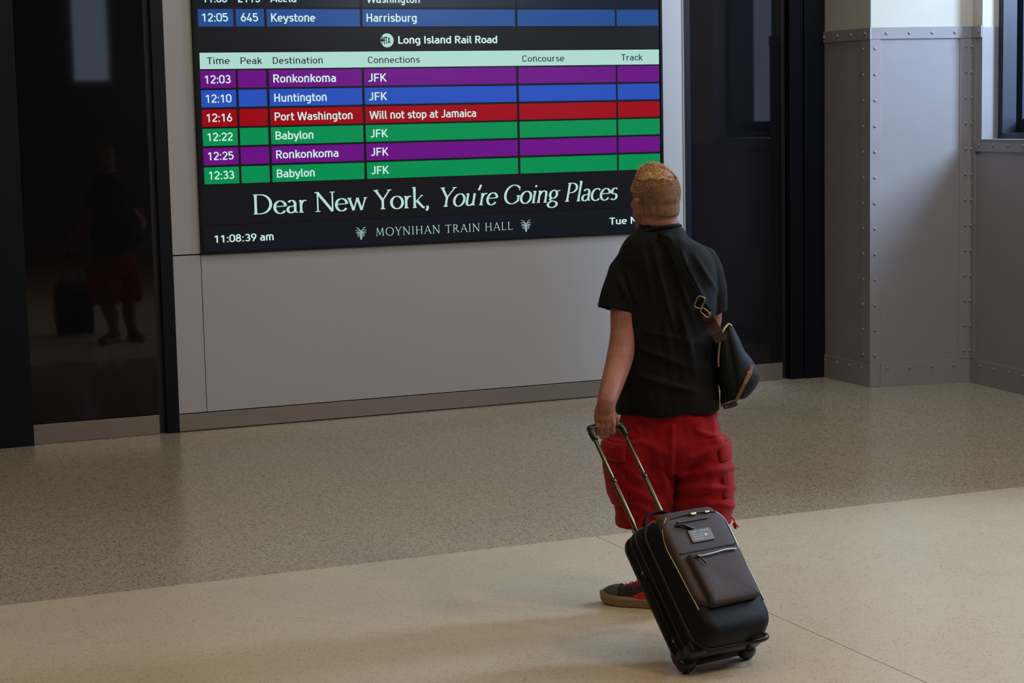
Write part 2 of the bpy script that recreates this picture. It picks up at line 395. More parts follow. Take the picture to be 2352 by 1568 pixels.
# plain engineering-style grotesque: advance width, strokes (cap height 1, stroke width .14)
S = {
 '0': (.66, [bowl(.10,.56,.07,.93)]), '1': (.66, [[(.38,0),(.38,.93)], [(.36,.93),(.13,.72)]]),
 '2': (.66, [arc(.33,.69,.225,.24,165,-28,12)+[(.12,.12)], [(.08,.07),(.59,.07)]]),
 '3': (.66, [arc(.32,.72,.2,.21,155,-75,12)+[(.28,.51)], [(.28,.51),(.33,.51)]+arc(.33,.29,.23,.22,80,-155,14)]),
 '4': (.66, [[(.40,1),(.10,.27),(.10,.24)], [(.06,.24),(.62,.24)], [(.45,.5),(.45,0)]]),
 '5': (.66, [[(.54,.93),(.15,.93),(.13,.52)], [(.13,.50),(.22,.58)]+arc(.33,.34,.23,.27,95,-150,14)]),
 '6': (.66, [arc(.33,.32,.22,.25,0,360,22), [(.42,1),(.14,.45),(.115,.34)]]),
 '8': (.66, [arc(.33,.73,.19,.20,0,360,18), arc(.33,.29,.22,.22,0,360,20)]),
 '9': (.66, [arc(.33,.68,.22,.25,0,360,22), [(.24,0),(.52,.55),(.545,.66)]]),
 ':': (.30, [[(.15,.0),(.15,.16)], [(.15,.52),(.15,.68)]]),
 'A': (.76, [[(.07,0),(.37,1)], [(.37,1),(.69,0)], [(.17,.27),(.59,.27)]]),
 'B': (.72, [[(.15,0),(.15,1)], [(.15,.93),(.36,.93)]+arc(.38,.72,.2,.21,85,-85,10)+[(.15,.51)], [(.15,.51),(.38,.51)]+arc(.40,.29,.215,.22,85,-85,10)+[(.15,.07)]]),
 'C': (.70, [arc(.36,.70,.235,.23,15,180,12)+arc(.36,.30,.235,.23,180,345,12)]),
 'D': (.74, [[(.15,0),(.15,1)], [(.15,.93),(.32,.93)]+arc(.36,.68,.24,.25,85,0,8)+arc(.36,.32,.24,.25,0,-85,8)+[(.15,.07)]]),
 'F': (.64, [[(.15,0),(.15,1)], [(.15,.93),(.60,.93)], [(.15,.49),(.54,.49)]]),
 'H': (.76, [[(.15,0),(.15,1)], [(.61,0),(.61,1)], [(.15,.51),(.61,.51)]]),
 'I': (.30, [[(.15,0),(.15,1)]]),
 'J': (.56, [[(.42,1),(.42,.28)]+arc(.22,.26,.2,.19,0,-110,8)+[(.06,.10)]]),
 'K': (.72, [[(.15,0),(.15,1)], [(.62,1),(.17,.38)], [(.30,.55),(.66,0)]]),
 'L': (.60, [[(.15,0),(.15,1)], [(.15,.07),(.58,.07)]]),
 'M': (.88, [[(.15,0),(.15,1)], [(.73,0),(.73,1)], [(.17,.97),(.44,.38),(.71,.97)]]),
 'P': (.70, [[(.15,0),(.15,1)], [(.15,.93),(.38,.93)]+arc(.40,.69,.215,.24,85,-85,12)+[(.15,.45)]]),
 'R': (.72, [[(.15,0),(.15,1)], [(.15,.93),(.38,.93)]+arc(.40,.71,.2,.22,85,-85,12)+[(.15,.49)], [(.38,.49),(.62,0)]]),
 'T': (.62, [[(.31,0),(.31,1)], [(.02,.93),(.60,.93)]]),
 'W': (1.04,[[(.06,1),(.27,0)], [(.27,0),(.52,.98)], [(.52,.98),(.77,0)], [(.77,0),(.98,1)]]),
 'a': (.60, [arc(.29,.50,.185,.16,140,0,10)+[(.475,0)], [(.475,.42),(.26,.42)]+arc(.26,.245,.17,.175,95,265,10)+[(.38,.07),(.475,.15)]]),
 'b': (.64, [[(.14,0),(.14,1)], bowl(.14,.53)]), 'c': (.52, [arc(.31,.45,.20,.205,30,180,10)+arc(.31,.27,.20,.205,180,330,10)]),
 'd': (.64, [[(.50,0),(.50,1)], bowl(.11,.50)]),
 'e': (.60, [[(.10,.37),(.50,.37)], [(.50,.36)]+arc(.30,.45,.2,.205,0,180,12)+arc(.30,.27,.2,.205,180,318,10)]),
 'g': (.64, [[(.50,.72),(.50,-.02)]+arc(.30,-.03,.2,.18,0,-130,8), bowl(.11,.50)]),
 'h': (.64, [[(.14,0),(.14,1)], hk(.14,.50)]), 'i': (.28, [[(.14,0),(.14,.72)], [(.14,.84),(.14,.98)]]),
 'k': (.58, [[(.14,0),(.14,1)], [(.50,.72),(.16,.26)], [(.27,.42),(.53,0)]]), 'l': (.32, [[(.14,1),(.14,.18)]+arc(.24,.17,.1,.10,180,270,5)+[(.29,.07)]]),
 'm': (.94, [[(.14,0),(.14,.72)], hk(.14,.47), hk(.47,.80)]), 'n': (.64, [[(.14,0),(.14,.72)], hk(.14,.50)]),
 'o': (.61, [bowl(.105,.505)]), 'p': (.64, [[(.14,-.22),(.14,.72)], bowl(.14,.53)]),
 'r': (.46, [[(.14,0),(.14,.72)], [(.14,.50)]+arc(.30,.50,.16,.16,165,55,6)]),
 's': (.54, [[(.46,.58)]+arc(.28,.52,.17,.14,30,250,10)+[(.27,.375)]+arc(.28,.22,.18,.15,75,-150,12)]),
 't': (.42, [[(.16,.94),(.16,.2)]+arc(.27,.18,.11,.11,180,270,5)+[(.38,.07)], [(.03,.655),(.38,.655)]]),
 'u': (.64, [[(.50,.72),(.50,0)], [(.14,.72),(.14,.25)]+arc(.31,.25,.17,.18,180,340,10)]),
 'w': (.84, [[(.05,.72),(.23,0)], [(.23,0),(.42,.70)], [(.42,.70),(.61,0)], [(.61,0),(.79,.72)]]),
 'y': (.58, [[(.05,.72),(.30,.02)], [(.53,.72),(.27,-.14),(.20,-.19),(.10,-.19)]]), ' ': (.30, []),
}
def txt_mesh(s, weight):
    mb = MB(); x = 0
    for ch in s:
        adv, st = S[ch]
        if ch == '1' and s[:2] == '11': pass
        for pts in st: ribbon(mb, [(x+p[0], p[1]) for p in pts], weight)
        x += adv
    return mb.mesh('board_text')
CAPH = 1.0
def wtext(s, xl, xr, yb, cap, mt, weight=.145, yl=None, Y=YT):
    """flat screen lettering; pixel extents read off the photograph give its place on the wall plane"""
    a = ony(xl, yb); b = ony(xr, yb if yl is None else yl); z = (a.z+b.z)/2 if yl is not None else a.z
    words = []; x = 0
    for wd_ in s.split(' '):
        me = txt_mesh(wd_, weight)
        for v in me.vertices: v.co.x += x
        words.append(me); x += sum(S[c][0] for c in wd_) + S[' '][0]
    xs = [v.co.x for me in words for v in me.vertices]; x0, x1 = min(xs), max(xs); k = (b.x-a.x)/(x1-x0)
    for me in words:
        for v in me.vertices: v.co = Vector((a.x+(v.co.x-x0)*k, Y, z+v.co.y*cap))
        me.materials.append(mt); o = bpy.data.objects.new('board_text', me); COL.objects.link(o); hide_parent(o, bd)
CP = .0515
def T(s, xl, xr, yb, **k): return wtext(s, xl, xr, yb, k.pop('cap', CP), k.pop('mt', E_txt), **k)
T('11:00',464,519.7,6); T('2113',544,595.5,5.9); T('Acela',618.6,678.4,5.3); T('Washington',839.6,961.5,7)
T('12:05',462.2,522,49.9); T('645',551,591,49.9); T('Keystone',620.7,722,50.2); T('Harrisburg',839.6,954.7,50.4)
T('Long Island Rail Road',912.3,1139.3,100.6, cap=.048, weight=.16)
for s, a, b, y in (('Time',473.6,525.7,147.8),('Peak',550.7,600.4,147.5),('Destination',624.6,739,147),('Connections',842.7,962,145.6),('Concourse',1196.7,1292.9,142.2),('Track',1423.8,1472.8,139.3)):
    T(s, a, b, y, cap=.0425, mt=E_ink, weight=.12)
for s, a, b, y in (('12:03',468.3,528.2,192.2),('Ronkonkoma',625.8,769.3,190),('JFK',843.7,885.6,187.8),('12:10',470.7,529.9,236.3),('Huntington',628,748.2,234),('JFK',845.2,887,230.7),
    ('12:16',472.4,531.6,280.3),('Port Washington',629,807.6,277.2),('Will not stop at Jamaica',846.4,1090.9,273.6),('12:22',474.4,533,324.2),('Babylon',630.8,717.8,320.6),('JFK',848.5,888.5,315.8),
    ('12:25',475.9,534.9,368),('Ronkonkoma',632.4,775.3,364.2),('JFK',849.7,890,357.9),('12:33',478,536.4,412.2),('Babylon',634,720.9,407.7),('JFK',851,891,400)):
    T(s, a, b, y)
T('11:08:39 am',490.7,626.5,556,cap=.0475,yl=552); T('Tue May',1397,1489,515.6,cap=.0475)
# round transit emblem
ce = ony(886.5, 93); em = MB(); R0 = .0445; n = 40
prev = [(ce.x, YT, ce.z)] + [(ce.x + R0*math.cos(2*PI*i/n), YT, ce.z + R0*math.sin(2*PI*i/n)) for i in range(n)]
fs = [(0, 1+i, 1+(i+1) % n) for i in range(n) if not (170 < 360*(i+.5)/n < 190)]
em.add(prev, fs); bpart(em, 'emblem', E_mint)
me = txt_mesh('MTA', .17); xs = [v.co.x for v in me.vertices]; x0, x1 = min(xs), max(xs)
for v in me.vertices:
    t = (v.co.x-x0)/(x1-x0); sc = 1.25-.45*t
    v.co = Vector((ce.x-.037+.060*t, YT-.0012, ce.z-.001 + (v.co.y/CAPH-.5)*.044*sc))
me.materials.append(E_scr); o = bpy.data.objects.new('emblem_text', me); COL.objects.link(o); hide_parent(o, bd)

# ---- drawn roman lettering for the greeting line (contrast strokes)
def arc(cx, cy, rx, ry, a0, a1, n=16): return [(cx+rx*math.cos(math.radians(a0+(a1-a0)*i/n)), cy+ry*math.sin(math.radians(a0+(a1-a0)*i/n))) for i in range(n+1)]
X = .64
def sf(x, y, w=.11): return ('s', [(x-w, y), (x+w, y)])
G = {
 'D': (.93, [('k',[(.14,0),(.14,1)]), ('b',[(.04,.985),(.34,.985)]+arc(.34,.5,.45,.485,86,-86,22)+[(.34,.015),(.04,.015)])]),
 'e': (.56, [('b',arc(.28,.31,.24,.32,8,325,24)), ('t',[(.05,.34),(.51,.36)])]),
 'a': (.52, [('k',[(.38,.05),(.38,.42)]), ('b',[(.38,.40)]+arc(.23,.44,.15,.195,10,150,10)), ('b',[(.38,.36),(.25,.33)]+arc(.20,.165,.145,.165,100,300,14)+[(.38,.10)]), ('t',[(.38,.05),(.42,.01),(.50,.03)])]),
 'r': (.40, [('k',[(.13,0),(.13,.62)]), ('b',[(.13,.42),(.2,.56),(.28,.62),(.37,.60)]), sf(.14,.012,.1), ('t',[(.04,.60),(.13,.63)])]),
 'N': (.94, [('m',[(.15,0),(.15,1)]), ('K',[(.13,1),(.80,0)]), ('m',[(.80,0),(.80,1)]), sf(.15,.012), sf(.80,.988), ('s',[(.02,.988),(.15,.988)])]),
 'w': (.86, [('k',[(.07,X),(.26,0)]), ('m',[(.26,0),(.43,X)]), ('k',[(.43,X),(.62,0)]), ('m',[(.62,0),(.80,X)]), sf(.08,X-.01,.09), sf(.80,X-.01,.08)]),
 'Y': (.76, [('k',[(.08,1),(.40,.46)]), ('m',[(.72,1),(.40,.46)]), ('k',[(.40,.48),(.40,0)]), sf(.1,.988,.11), sf(.70,.988,.1), sf(.40,.012)]),
 'o': (.60, [('b',arc(.30,.315,.255,.325,0,360,30))]),
 'k': (.58, [('k',[(.13,0),(.13,1.08)]), ('t',[(.14,.26),(.46,X)]), ('k',[(.24,.37),(.50,.02),(.58,.0)]), sf(.13,.012,.09), ('t',[(.03,1.05),(.13,1.09)]), sf(.46,X-.01,.06)]),
 ',': (.30, [('k',[(.14,.08),(.16,-.02),(.10,-.17)])]),
 '\u2019': (.16, [('k',[(.12,1.08),(.09,.96),(.04,.80)])]),
 'u': (.60, [('k',[(.12,X),(.12,.2)]), ('b',[(.12,.22)]+arc(.27,.19,.15,.19,185,300,10)+[(.44,.12)]), ('k',[(.45,X),(.45,.02)]), ('t',[(.45,.02),(.55,.02)]), ('t',[(.02,X-.02),(.13,X)])]),
 'G': (.88, [('b',arc(.46,.5,.40,.5,42,318,30)), ('k',[(.76,.12),(.76,.42)]), sf(.75,.42,.1), ('t',[(.76,.84),(.77,.70)])]),
 'i': (.30, [('k',[(.14,0),(.14,X)]), ('d',(.15,.90,.06)), sf(.15,.012,.09), ('t',[(.04,X-.03),(.14,X)])]),
 'n': (.62, [('k',[(.12,0),(.12,X)]), ('b',[(.12,.42),(.22,.58),(.34,.64),(.44,.58),(.47,.42)]), ('k',[(.47,.44),(.47,0)]), sf(.12,.012,.08), sf(.48,.012,.09), ('t',[(.03,X-.03),(.12,X)])]),
 'g': (.58, [('b',arc(.25,.42,.18,.22,0,360,24)), ('t',[(.40,.54),(.47,.62),(.58,.61)]), ('b',[(.16,.23),(.10,.14),(.16,.07),(.34,.05)]), ('b',arc(.27,-.12,.23,.17,65,425,26))]),
 'P': (.62, [('k',[(.14,0),(.14,1)]), ('b',[(.04,.985),(.26,.985)]+arc(.28,.73,.27,.255,86,-86,16)+[(.28,.475),(.14,.475)]), sf(.14,.012)]),
 'l': (.29, [('k',[(.13,0),(.13,1.08)]), sf(.14,.012,.09), ('t',[(.03,1.05),(.13,1.09)])]),
 'c': (.50, [('b',arc(.28,.315,.24,.325,48,318,22))]),
 's': (.44, [('b',arc(.22,.47,.145,.165,40,235,12)+[(.22,.325)]+arc(.20,.165,.16,.165,60,-140,14))]),
 'M': (1.04,[('t',[(.12,0),(.20,1)]), ('k',[(.20,1),(.51,.12)]), ('t',[(.51,.12),(.82,1)]), ('k',[(.82,1),(.90,0)]), sf(.12,.01,.08), sf(.90,.01,.09)]),
 'O': (1.0, [('b',arc(.5,.5,.44,.5,0,360,34))]),
 'I': (.34, [('k',[(.17,0),(.17,1)]), sf(.17,.01,.1), sf(.17,.99,.1)]),
 'H': (.92, [('k',[(.16,0),(.16,1)]), ('k',[(.76,0),(.76,1)]), ('t',[(.16,.52),(.76,.52)]), sf(.16,.01,.09), sf(.76,.01,.09), sf(.16,.99,.09), sf(.76,.99,.09)]),
 'A': (.86, [('t',[(.08,0),(.43,1)]), ('k',[(.43,1),(.80,0)]), ('t',[(.20,.35),(.67,.35)]), sf(.08,.01,.08), sf(.80,.01,.09)]),
 'T': (.80, [('k',[(.40,0),(.40,1)]), ('t',[(.04,.98),(.76,.98)]), sf(.40,.01,.1), ('t',[(.04,.98),(.03,.86)]), ('t',[(.76,.98),(.77,.86)])]),
 'R': (.80, [('k',[(.15,0),(.15,1)]), ('b',[(.05,.985),(.28,.985)]+arc(.30,.74,.24,.245,86,-86,14)+[(.28,.495),(.15,.495)]), ('k',[(.34,.49),(.72,.01)]), sf(.15,.01,.1), sf(.74,.01,.06)]),
 'L': (.66, [('k',[(.15,0),(.15,1)]), ('t',[(.15,.02),(.60,.02),(.62,.16)]), sf(.15,.99,.1)]),
 ' ': (.34, []),
}
def serif_line(s, thick, thin, track=0, italic_from=None, slant=.17):
    mb = MB(); x = 0; out = [mb]
    for ci, ch in enumerate(s):
        if ch == ' ': mb = MB(); out.append(mb)
        adv, st = G[ch]; it = slant if italic_from is not None and ci >= italic_from else 0
        cx = .92 if it else 1
        for kind, *dat in st:
            dat = dat[0]
            if kind == 'd':
                pts = [(dat[0]+dat[2]*math.cos(2*PI*i/14), dat[1]+dat[2]*math.sin(2*PI*i/14)) for i in range(14)]
                mb.add([(x+(px*cx)+it*py, 0, py) for px, py in pts], [tuple(range(14))]); continue
            pts = [Vector((p[0], p[1])) for p in dat]
            if len(pts) == 2: pts = [pts[0].lerp(pts[1], q/4) for q in range(5)]
            lo = []; hi = []
            for i, p in enumerate(pts):
                t = (pts[min(i+1, len(pts)-1)] - pts[max(i-1, 0)])
                if t.length < 1e-6: t = Vector((1, 0))
                t.normalize(); nn = Vector((-t.y, t.x))
                if kind == 'k': w = thick*(.92+.16*abs(2*i/(len(pts)-1)-1)**2)
                elif kind == 'K': w = thick*1.05
                elif kind == 'm': w = thick*.58
                elif kind in 'ts': w = thin
                else: w = thin + (thick*1.08-thin)*abs(t.y)**1.3
                lo.append(p - nn*w/2); hi.append(p + nn*w/2)
            vs = [(x+p.x*cx+it*p.y, 0, p.y) for p in lo+hi]; k = len(pts)
            mb.add(vs, [(i, i+1, i+1+k, i+k) for i in range(k-1)])
        x += adv*cx + track
    return out
def place_line(ws, xl, xr, ybl, ybr, cap, mt, name='board_text'):
    a = ony(xl, ybl); b = ony(xr, ybr); xs = [v[0] for mb in ws for v in mb.v]; x0, x1 = min(xs), max(xs); k = (b.x-a.x)/(x1-x0); z = (a.z+b.z)/2
    for mb in ws:
        mb.v = [(a.x+(v[0]-x0)*k, YT, z+v[2]*cap) for v in mb.v]
        bpart(mb, name, mt)
za = ony(581, 491).z; zb = ony(1416, 458).z
place_line(serif_line('Dear New York, You\u2019re Going Places', .115, .045, -.012, 15), 580.5, 1416.6, 491.8, 457.6, .1235, E_ser)
place_line(serif_line('MOYNIHAN TRAIN HALL', .085, .04, .14), 861.5, 1174.8, 540.8, 527.6, .052, E_ser)
for (xa, xb, yt, yb) in ((815.3,839.5,520.7,550), (1194,1217,504,532)):
    a = ony(xa, yb); b = ony(xb, yb); t = ony((xa+xb)/2, yt); w = (b.x-a.x)/2; h = t.z-a.z; cx = (a.x+b.x)/2; tm = MB()
    tm2 = MB(); lw = .032
    for sgn in (-1, 1):
        for pts in ([(0,.60),(.22,.78),(.52,.91),(.88,.97)], [(0,.52),(.28,.71),(.62,.79),(1.0,.72)], [(.14,.44),(.36,.59),(.68,.62),(.98,.52)],
                    [(.12,.02),(.12,.50)], [(.36,.20),(.38,.60)], [(.62,.24),(.60,.50),(.50,.64)]):
            ribbon(tm2, [(sgn*x*w/h, y) for x, y in pts], lw)
    ribbon(tm2, [(0, -.02), (0, .6)], lw*1.4)
    tm.add([(cx+x*h, YT, a.z+y*h) for x, y, _ in tm2.v], tm2.f)
    bpart(tm, 'tree_emblem', E_ser)

# ------------------------------------------------------------------ suitcase (local frame: x width, -y towards its pocket side, z up the case)
def smoothstep(a, b, x):
    t = max(0, min(1, (x-a)/(b-a))); return t*t*(3-2*t)
def catmull(pts, n=6):
    P = [Vector(p) for p in pts]; out = []
    for i in range(len(P)-1):
        p0 = P[max(i-1,0)]; p1 = P[i]; p2 = P[i+1]; p3 = P[min(i+2,len(P)-1)]
        for k in range(n):
            t = k/n
            out.append(.5*((2*p1)+(-p0+p2)*t+(2*p0-5*p1+4*p2-p3)*t*t+(-p0+3*p1-3*p2+p3)*t**3))
    out.append(P[-1]); return out
M_nyl = mat('black_nylon', srgb(13,10,9), .75, spec=.2, bump=.5, bscale=500, sheen=.02)
M_nyl2 = mat('blue_black_nylon', srgb(9,10,15), .6, spec=.22, bump=.4, bscale=400, sheen=.01)
M_brn = mat('brown_nylon', srgb(60,44,38), .62, spec=.35, noise_amt=.15, nscale=6, bump=.4, bscale=300, sheen=.1)
M_plast = mat('black_plastic', srgb(16,16,18), .35)
M_rub = mat('black_rubber', srgb(12,12,12), .6)
M_tube = mat('bronze_anodised_tube', srgb(96,88,70), .28, metal=1)
M_zipg = mat('brass_zip', srgb(176,160,112), .35, metal=.6)
M_zips = mat('silver_zip', srgb(170,178,190), .32, metal=.6)
M_lab = mat('grey_label', srgb(78,76,74), .4, noise_amt=.1, nscale=60)
M_rdot = mat('red_dot', srgb(200,30,40), .4); M_wdot = mat('white_dot', srgb(220,220,220), .4); M_lab2 = mat('pale_label_print', srgb(130,128,122), .4)
case = empty('rolling_suitcase', (.483, -6.04, .035))
ax_w = Vector((.98200424, .18885889, 0)); ax_L = Vector((-.11875316, .61747741, .77757272)); ax_y = ax_L.cross(ax_w)
rm = Matrix((ax_w, ax_y, ax_L)).transposed(); case.rotation_euler = rm.to_euler()
case['label'] = 'small black and brown soft rolling suitcase tilted on two wheels behind the man'; case['category'] = 'suitcase'
def puff(o, amp, sc, seed=0):
    for v in o.data.vertices:
        q = Vector((v.co.x*sc+seed, v.co.y*sc, v.co.z*sc)); v.co += Vector((noise.noise(q), noise.noise(q+Vector((9,0,0))), noise.noise(q+Vector((0,7,0)))))*amp
    return o
def cpart(mb, name, mt, par=None, **k):
    return mb.build(name, mt, par or case, **k)
sh = rect_loft(MB(), -.172, .172, .012, .508, .055, [(.035,.020),(.032,.006),(.020,.0),(-.01,0),(-.035,0),(-.055,.0),(-.085,.004)])
puff(cpart(sh, 'main_shell', M_nyl, smooth=True), .004, 9)
for y in (.012, -.028, -.062):
    rect = []
    for (cx, cz, s0) in ((.117,.453,0),(-.117,.453,PI/2),(-.117,.067,PI),(.117,.067,1.5*PI)):
        for k in range(9):
            t = s0+PI/2*k/8; rect.append((cx+.0565*math.cos(t), y, cz+.0565*math.sin(t)))
    rect.append(rect[0]); cpart(MB().tube(rect, .0028, 6), 'piping', M_brn if y > 0 else M_plast, smooth=True)
fc = rect_loft(MB(), -.167, .165, -.002, .502, .075, [(-.070,.012),(-.090,0),(-.125,0),(-.150,.006),(-.172,.014),(-.186,.030),(-.192,.055)])
puff(cpart(fc, 'front_compartment', M_nyl2, smooth=True), .007, 11, 3)
rect = []
for (cx, cz, s0) in ((.09,.427,0),(-.092,.427,PI/2),(-.092,.073,PI),(.09,.073,1.5*PI)):
    for k in range(9):
        t = s0+PI/2*k/8; rect.append((cx+.0765*math.cos(t), -.112, cz+.0765*math.sin(t)))
rect.append(rect[0]); cpart(MB().tube(rect, .0035, 6), 'piping', M_brn, smooth=True)
# brown upper panel
bp = rect_loft(MB(), -.150, .132, .120, .480, .055, [(-.180,.0),(-.193,.0),(-.200,.006),(-.203,.022),(-.204,.06)])
puff(cpart(bp, 'front_panel', M_brn, smooth=True), .003, 10, 5)
cpart(rect_loft(MB(), -.142, .124, .408, .4998, .045, [(-.12,.0),(-.165,.0),(-.190,.008),(-.198,.03)]), 'top_gusset', M_brn, smooth=True)
cpart(rect_loft(MB(), -.131, .124, .3235, .3285, .002, [(-.19,0),(-.2065,0)], 2), 'seam', M_rub)
pk = rect_loft(MB(), -.108, .114, .114, .314, .010, [(-.195,.0),(-.214,.0),(-.220,.003),(-.223,.012),(-.225,.03),(-.2255,.06),(-.226,.09)])
pk = cpart(pk, 'front_pocket', M_brn, smooth=True); puff(pk, .007, 14, 8)
zp = catmull([(-.094,-.229,.297),(-.06,-.232,.293),(-.01,-.2335,.295),(.04,-.233,.299),(.088,-.230,.296)], 5)
cpart(MB().tube(zp, .0044, 8, flat=.8), 'zip', M_zips, pk, smooth=True)
cpart(MB().tube([(-.094,-.232,.298),(-.080,-.238,.285),(-.070,-.236,.262)], .0035, 8), 'zip_pull', M_plast, pk, smooth=True)
zl = catmull([(-.120,-.200,.468),(-.148,-.190,.43),(-.156,-.178,.37),(-.155,-.182,.29),(-.152,-.184,.21),(-.149,-.186,.15),(-.147,-.186,.118)], 5)
cpart(MB().tube(zl, .0032, 8, flat=.7), 'zip', M_zipg, smooth=True, label='brass-toned zip')
zr = catmull([(.105,-.198,.462),(.134,-.192,.43),(.142,-.186,.35),(.138,-.188,.28),(.146,-.181,.20),(.153,-.172,.112)], 5)
cpart(MB().tube(zr, .0032, 8, flat=.7), 'zip', M_zips, smooth=True, label='silver zip')
zt = catmull([(-.10,-.2015,.462),(-.03,-.2035,.468),(.04,-.2040,.468),(.10,-.2015,.462)], 5)
cpart(MB().tube(zt, .0032, 8, flat=.7), 'zip', M_plast, smooth=True)
cpart(MB().box((-.012,-.2095,.461),(.012,-.203,.471)), 'zip_pull', M_zipg, bevel=.002)
cpart(MB().box((.052,-.2090,.461),(.072,-.203,.469)), 'zip_pull', M_zipg, bevel=.002)
cpart(MB().tube([(-.095,-.205,.432),(-.075,-.212,.430),(-.05,-.210,.418),(-.035,-.208,.410)], .0055, 8), 'zip_pull', M_plast, smooth=True)
cpart(MB().box((-.085,-.2075,.440),(.055,-.203,.446)), 'zip', M_rub)
lb = cpart(MB().box((-.060,-.2085,.356),(.040,-.200,.406)), 'label_plate', M_lab, bevel=.002)
for k, (a, b, z) in enumerate(((-.050,-.022,.395),(-.015,.030,.396),(-.050,.0,.385),(-.050,.0,.376),(-.050,-.002,.367))):
    cpart(MB().box((a,-.2092,z-.0022),(b,-.2082,z+.0022)), 'print_line', M_lab2, lb)
for dx, mt in ((.009, M_wdot), (.019, M_rdot)):
    d = MB(); d.loft([[(dx+.0052*r*math.cos(t*PI/7), y, .379+.0052*r*math.sin(t*PI/7)) for t in range(14)] for r, y in ((1,-.2082),(1,-.2093),(.6,-.2096))]); cpart(d, 'badge_dot', mt, lb)
# side face studs and side handle
for z in (.355, .085):
    cpart(MB().ell((-.1745,-.022,z),(.003,.005,.005),nu=10,nv=6), 'stud', M_zipg, smooth=True)
cpart(MB().tube(catmull([(-.170,-.020,.33),(-.184,-.020,.31),(-.185,-.020,.22),(-.185,-.020,.13),(-.170,-.020,.105)],4), .014, 8, flat=.35), 'side_handle', M_nyl, smooth=True)
# top carry handle
ch = catmull([(-.070,-.012,.498),(-.064,-.012,.545),(-.030,-.012,.574),(.030,-.012,.578),(.072,-.012,.550),(.080,-.012,.498)], 5)
cpart(MB().tube(ch, .0125, 10, flat=.5), 'carry_handle', M_nyl, smooth=True)
# telescopic handle
for x in (-.091, .052):
    lo = MB().tube([(x,.012,.49),(x,.012,.745)], .0088, 14); cpart(lo, 'lower_tube', M_tube, smooth=True)
    up = MB().tube([(x,.012,.74),(x,.012,.948)], .0074, 14); cpart(up, 'upper_tube', M_tube, smooth=True)
    cpart(MB().tube([(x,.012,.738),(x,.012,.748)], .0102, 14), 'collar', M_plast, smooth=True)
    cpart(rect_loft(MB(), x-.016, x+.016, .500, .515, .006, [(.03,0),(-.006,0)], 3), 'tube_socket', M_plast)
    cpart(MB().tube([(x,.012,.925),(x,.012,.948),(x+(.008 if x<0 else -.008),.012,.966)], [.0125,.0145,.016], 14), 'corner_piece', M_plast, smooth=True)
cpart(MB().tube([(-.088,.012,.968),(-.06,.012,.973),(-.02,.012,.975),(.02,.012,.973),(.049,.012,.968)], [.0155,.0135,.0135,.0135,.0155], 14), 'grip', M_plast, smooth=True)
# base, wheels, corner guards
cpart(rect_loft(MB(), -.168, .168, .0, .075, .03, [(.040,.008),(.036,.0),(-.02,.0),(-.05,.006)]), 'base_guard', M_plast, smooth=True)
for sx in (-1, 1):
    hs = MB().tube([(sx*.128,.012,.004),(sx*.148,.012,.004)], .027, 16); hs = cpart(hs, 'wheel_housing', M_plast, smooth=True)
    w = MB().loft([[(sx*x_, .018+r*math.cos(2*PI*i/24), -.002+r*math.sin(2*PI*i/24)) for i in range(24)] for x_, r in ((.126,.012),(.126,.024),(.129,.0262),(.149,.0262),(.152,.024),(.152,.012))])
    wo = cpart(w, 'wheel', M_rub, smooth=False)
    # lower the wheel so that its tread meets the floor
    dn = Vector((0,0,-1)); dl = rm.transposed() @ dn
    wo.location = dl*-.0045 
    cpart(MB().tube([(sx*.122,.018,-.002),(sx*.156,.018,-.002)], .006, 10), 'axle', M_tube, wo, smooth=True)
    cpart(rect_loft(MB(), min(sx*.10,sx*.168), max(sx*.10,sx*.168), -.004, .06, .02, [(-.02,0),(-.075,.0),(-.09,.008)]), 'corner_guard', M_plast, smooth=True)
cpart(MB().tube(catmull([(.05,-.10,.004),(.07,-.125,-.014),(.12,-.135,-.014),(.145,-.11,.004)],4), .010, 8), 'foot_bar', M_plast, smooth=True)

# ------------------------------------------------------------------ the man
M_skin = mat('skin', srgb(162,106,86), .55, noise_amt=.0, col2=srgb(142,86,70), nscale=14, bump=.12, bscale=260)
M_skin.node_tree.nodes['Principled BSDF'].inputs['Subsurface Weight'].default_value = .08
M_skin.node_tree.nodes['Principled BSDF'].inputs['Subsurface Radius'].default_value = (.02,.008,.004)
M_hair = mat('blond_hair', srgb(216,178,124), .55, col2=srgb(164,122,76), nscale=60, bump=.6, bscale=500)
M_stub = mat('cropped_hair', srgb(112,84,66), .85, spec=.2, col2=srgb(140,106,82), nscale=45, bump=.5, bscale=700)
M_shirt = mat('black_cotton', srgb(13,15,19), .8, spec=.22, noise_amt=.12, nscale=5, bump=.25, bscale=700, sheen=.02)
M_short = mat('red_cotton', srgb(150,8,18), .82, noise_amt=.14, nscale=7, bump=.3, bscale=500, sheen=.05, spec=.2)
M_shoe = mat('charcoal_suede', srgb(40,38,36), .75, noise_amt=.2, nscale=30, bump=.3, bscale=400)
M_toe = mat('grey_scuffed_toe', srgb(78,74,70), .7)
M_sole = mat('olive_tan_rubber', srgb(138,118,80), .6)
M_lace = mat('red_laces', srgb(205,20,24), .6)
M_sock = mat('dark_sock', srgb(30,28,30), .9)
M_canvas = mat('dark_teal_canvas', srgb(17,25,33), .7, spec=.3, noise_amt=.1, nscale=10, bump=.3, bscale=500)
M_web = mat('black_webbing', srgb(9,10,12), .7, spec=.2, bump=.5, bscale=600)
M_leath = mat('oxblood_leather', srgb(66,40,38), .5, noise_amt=.2, nscale=20)
M_tan = mat('tan_leather', srgb(142,98,66), .55)
M_brass = mat('aged_brass', srgb(170,150,110), .35, metal=.8)
M_eye = mat('eye_white', srgb(225,220,215), .2)

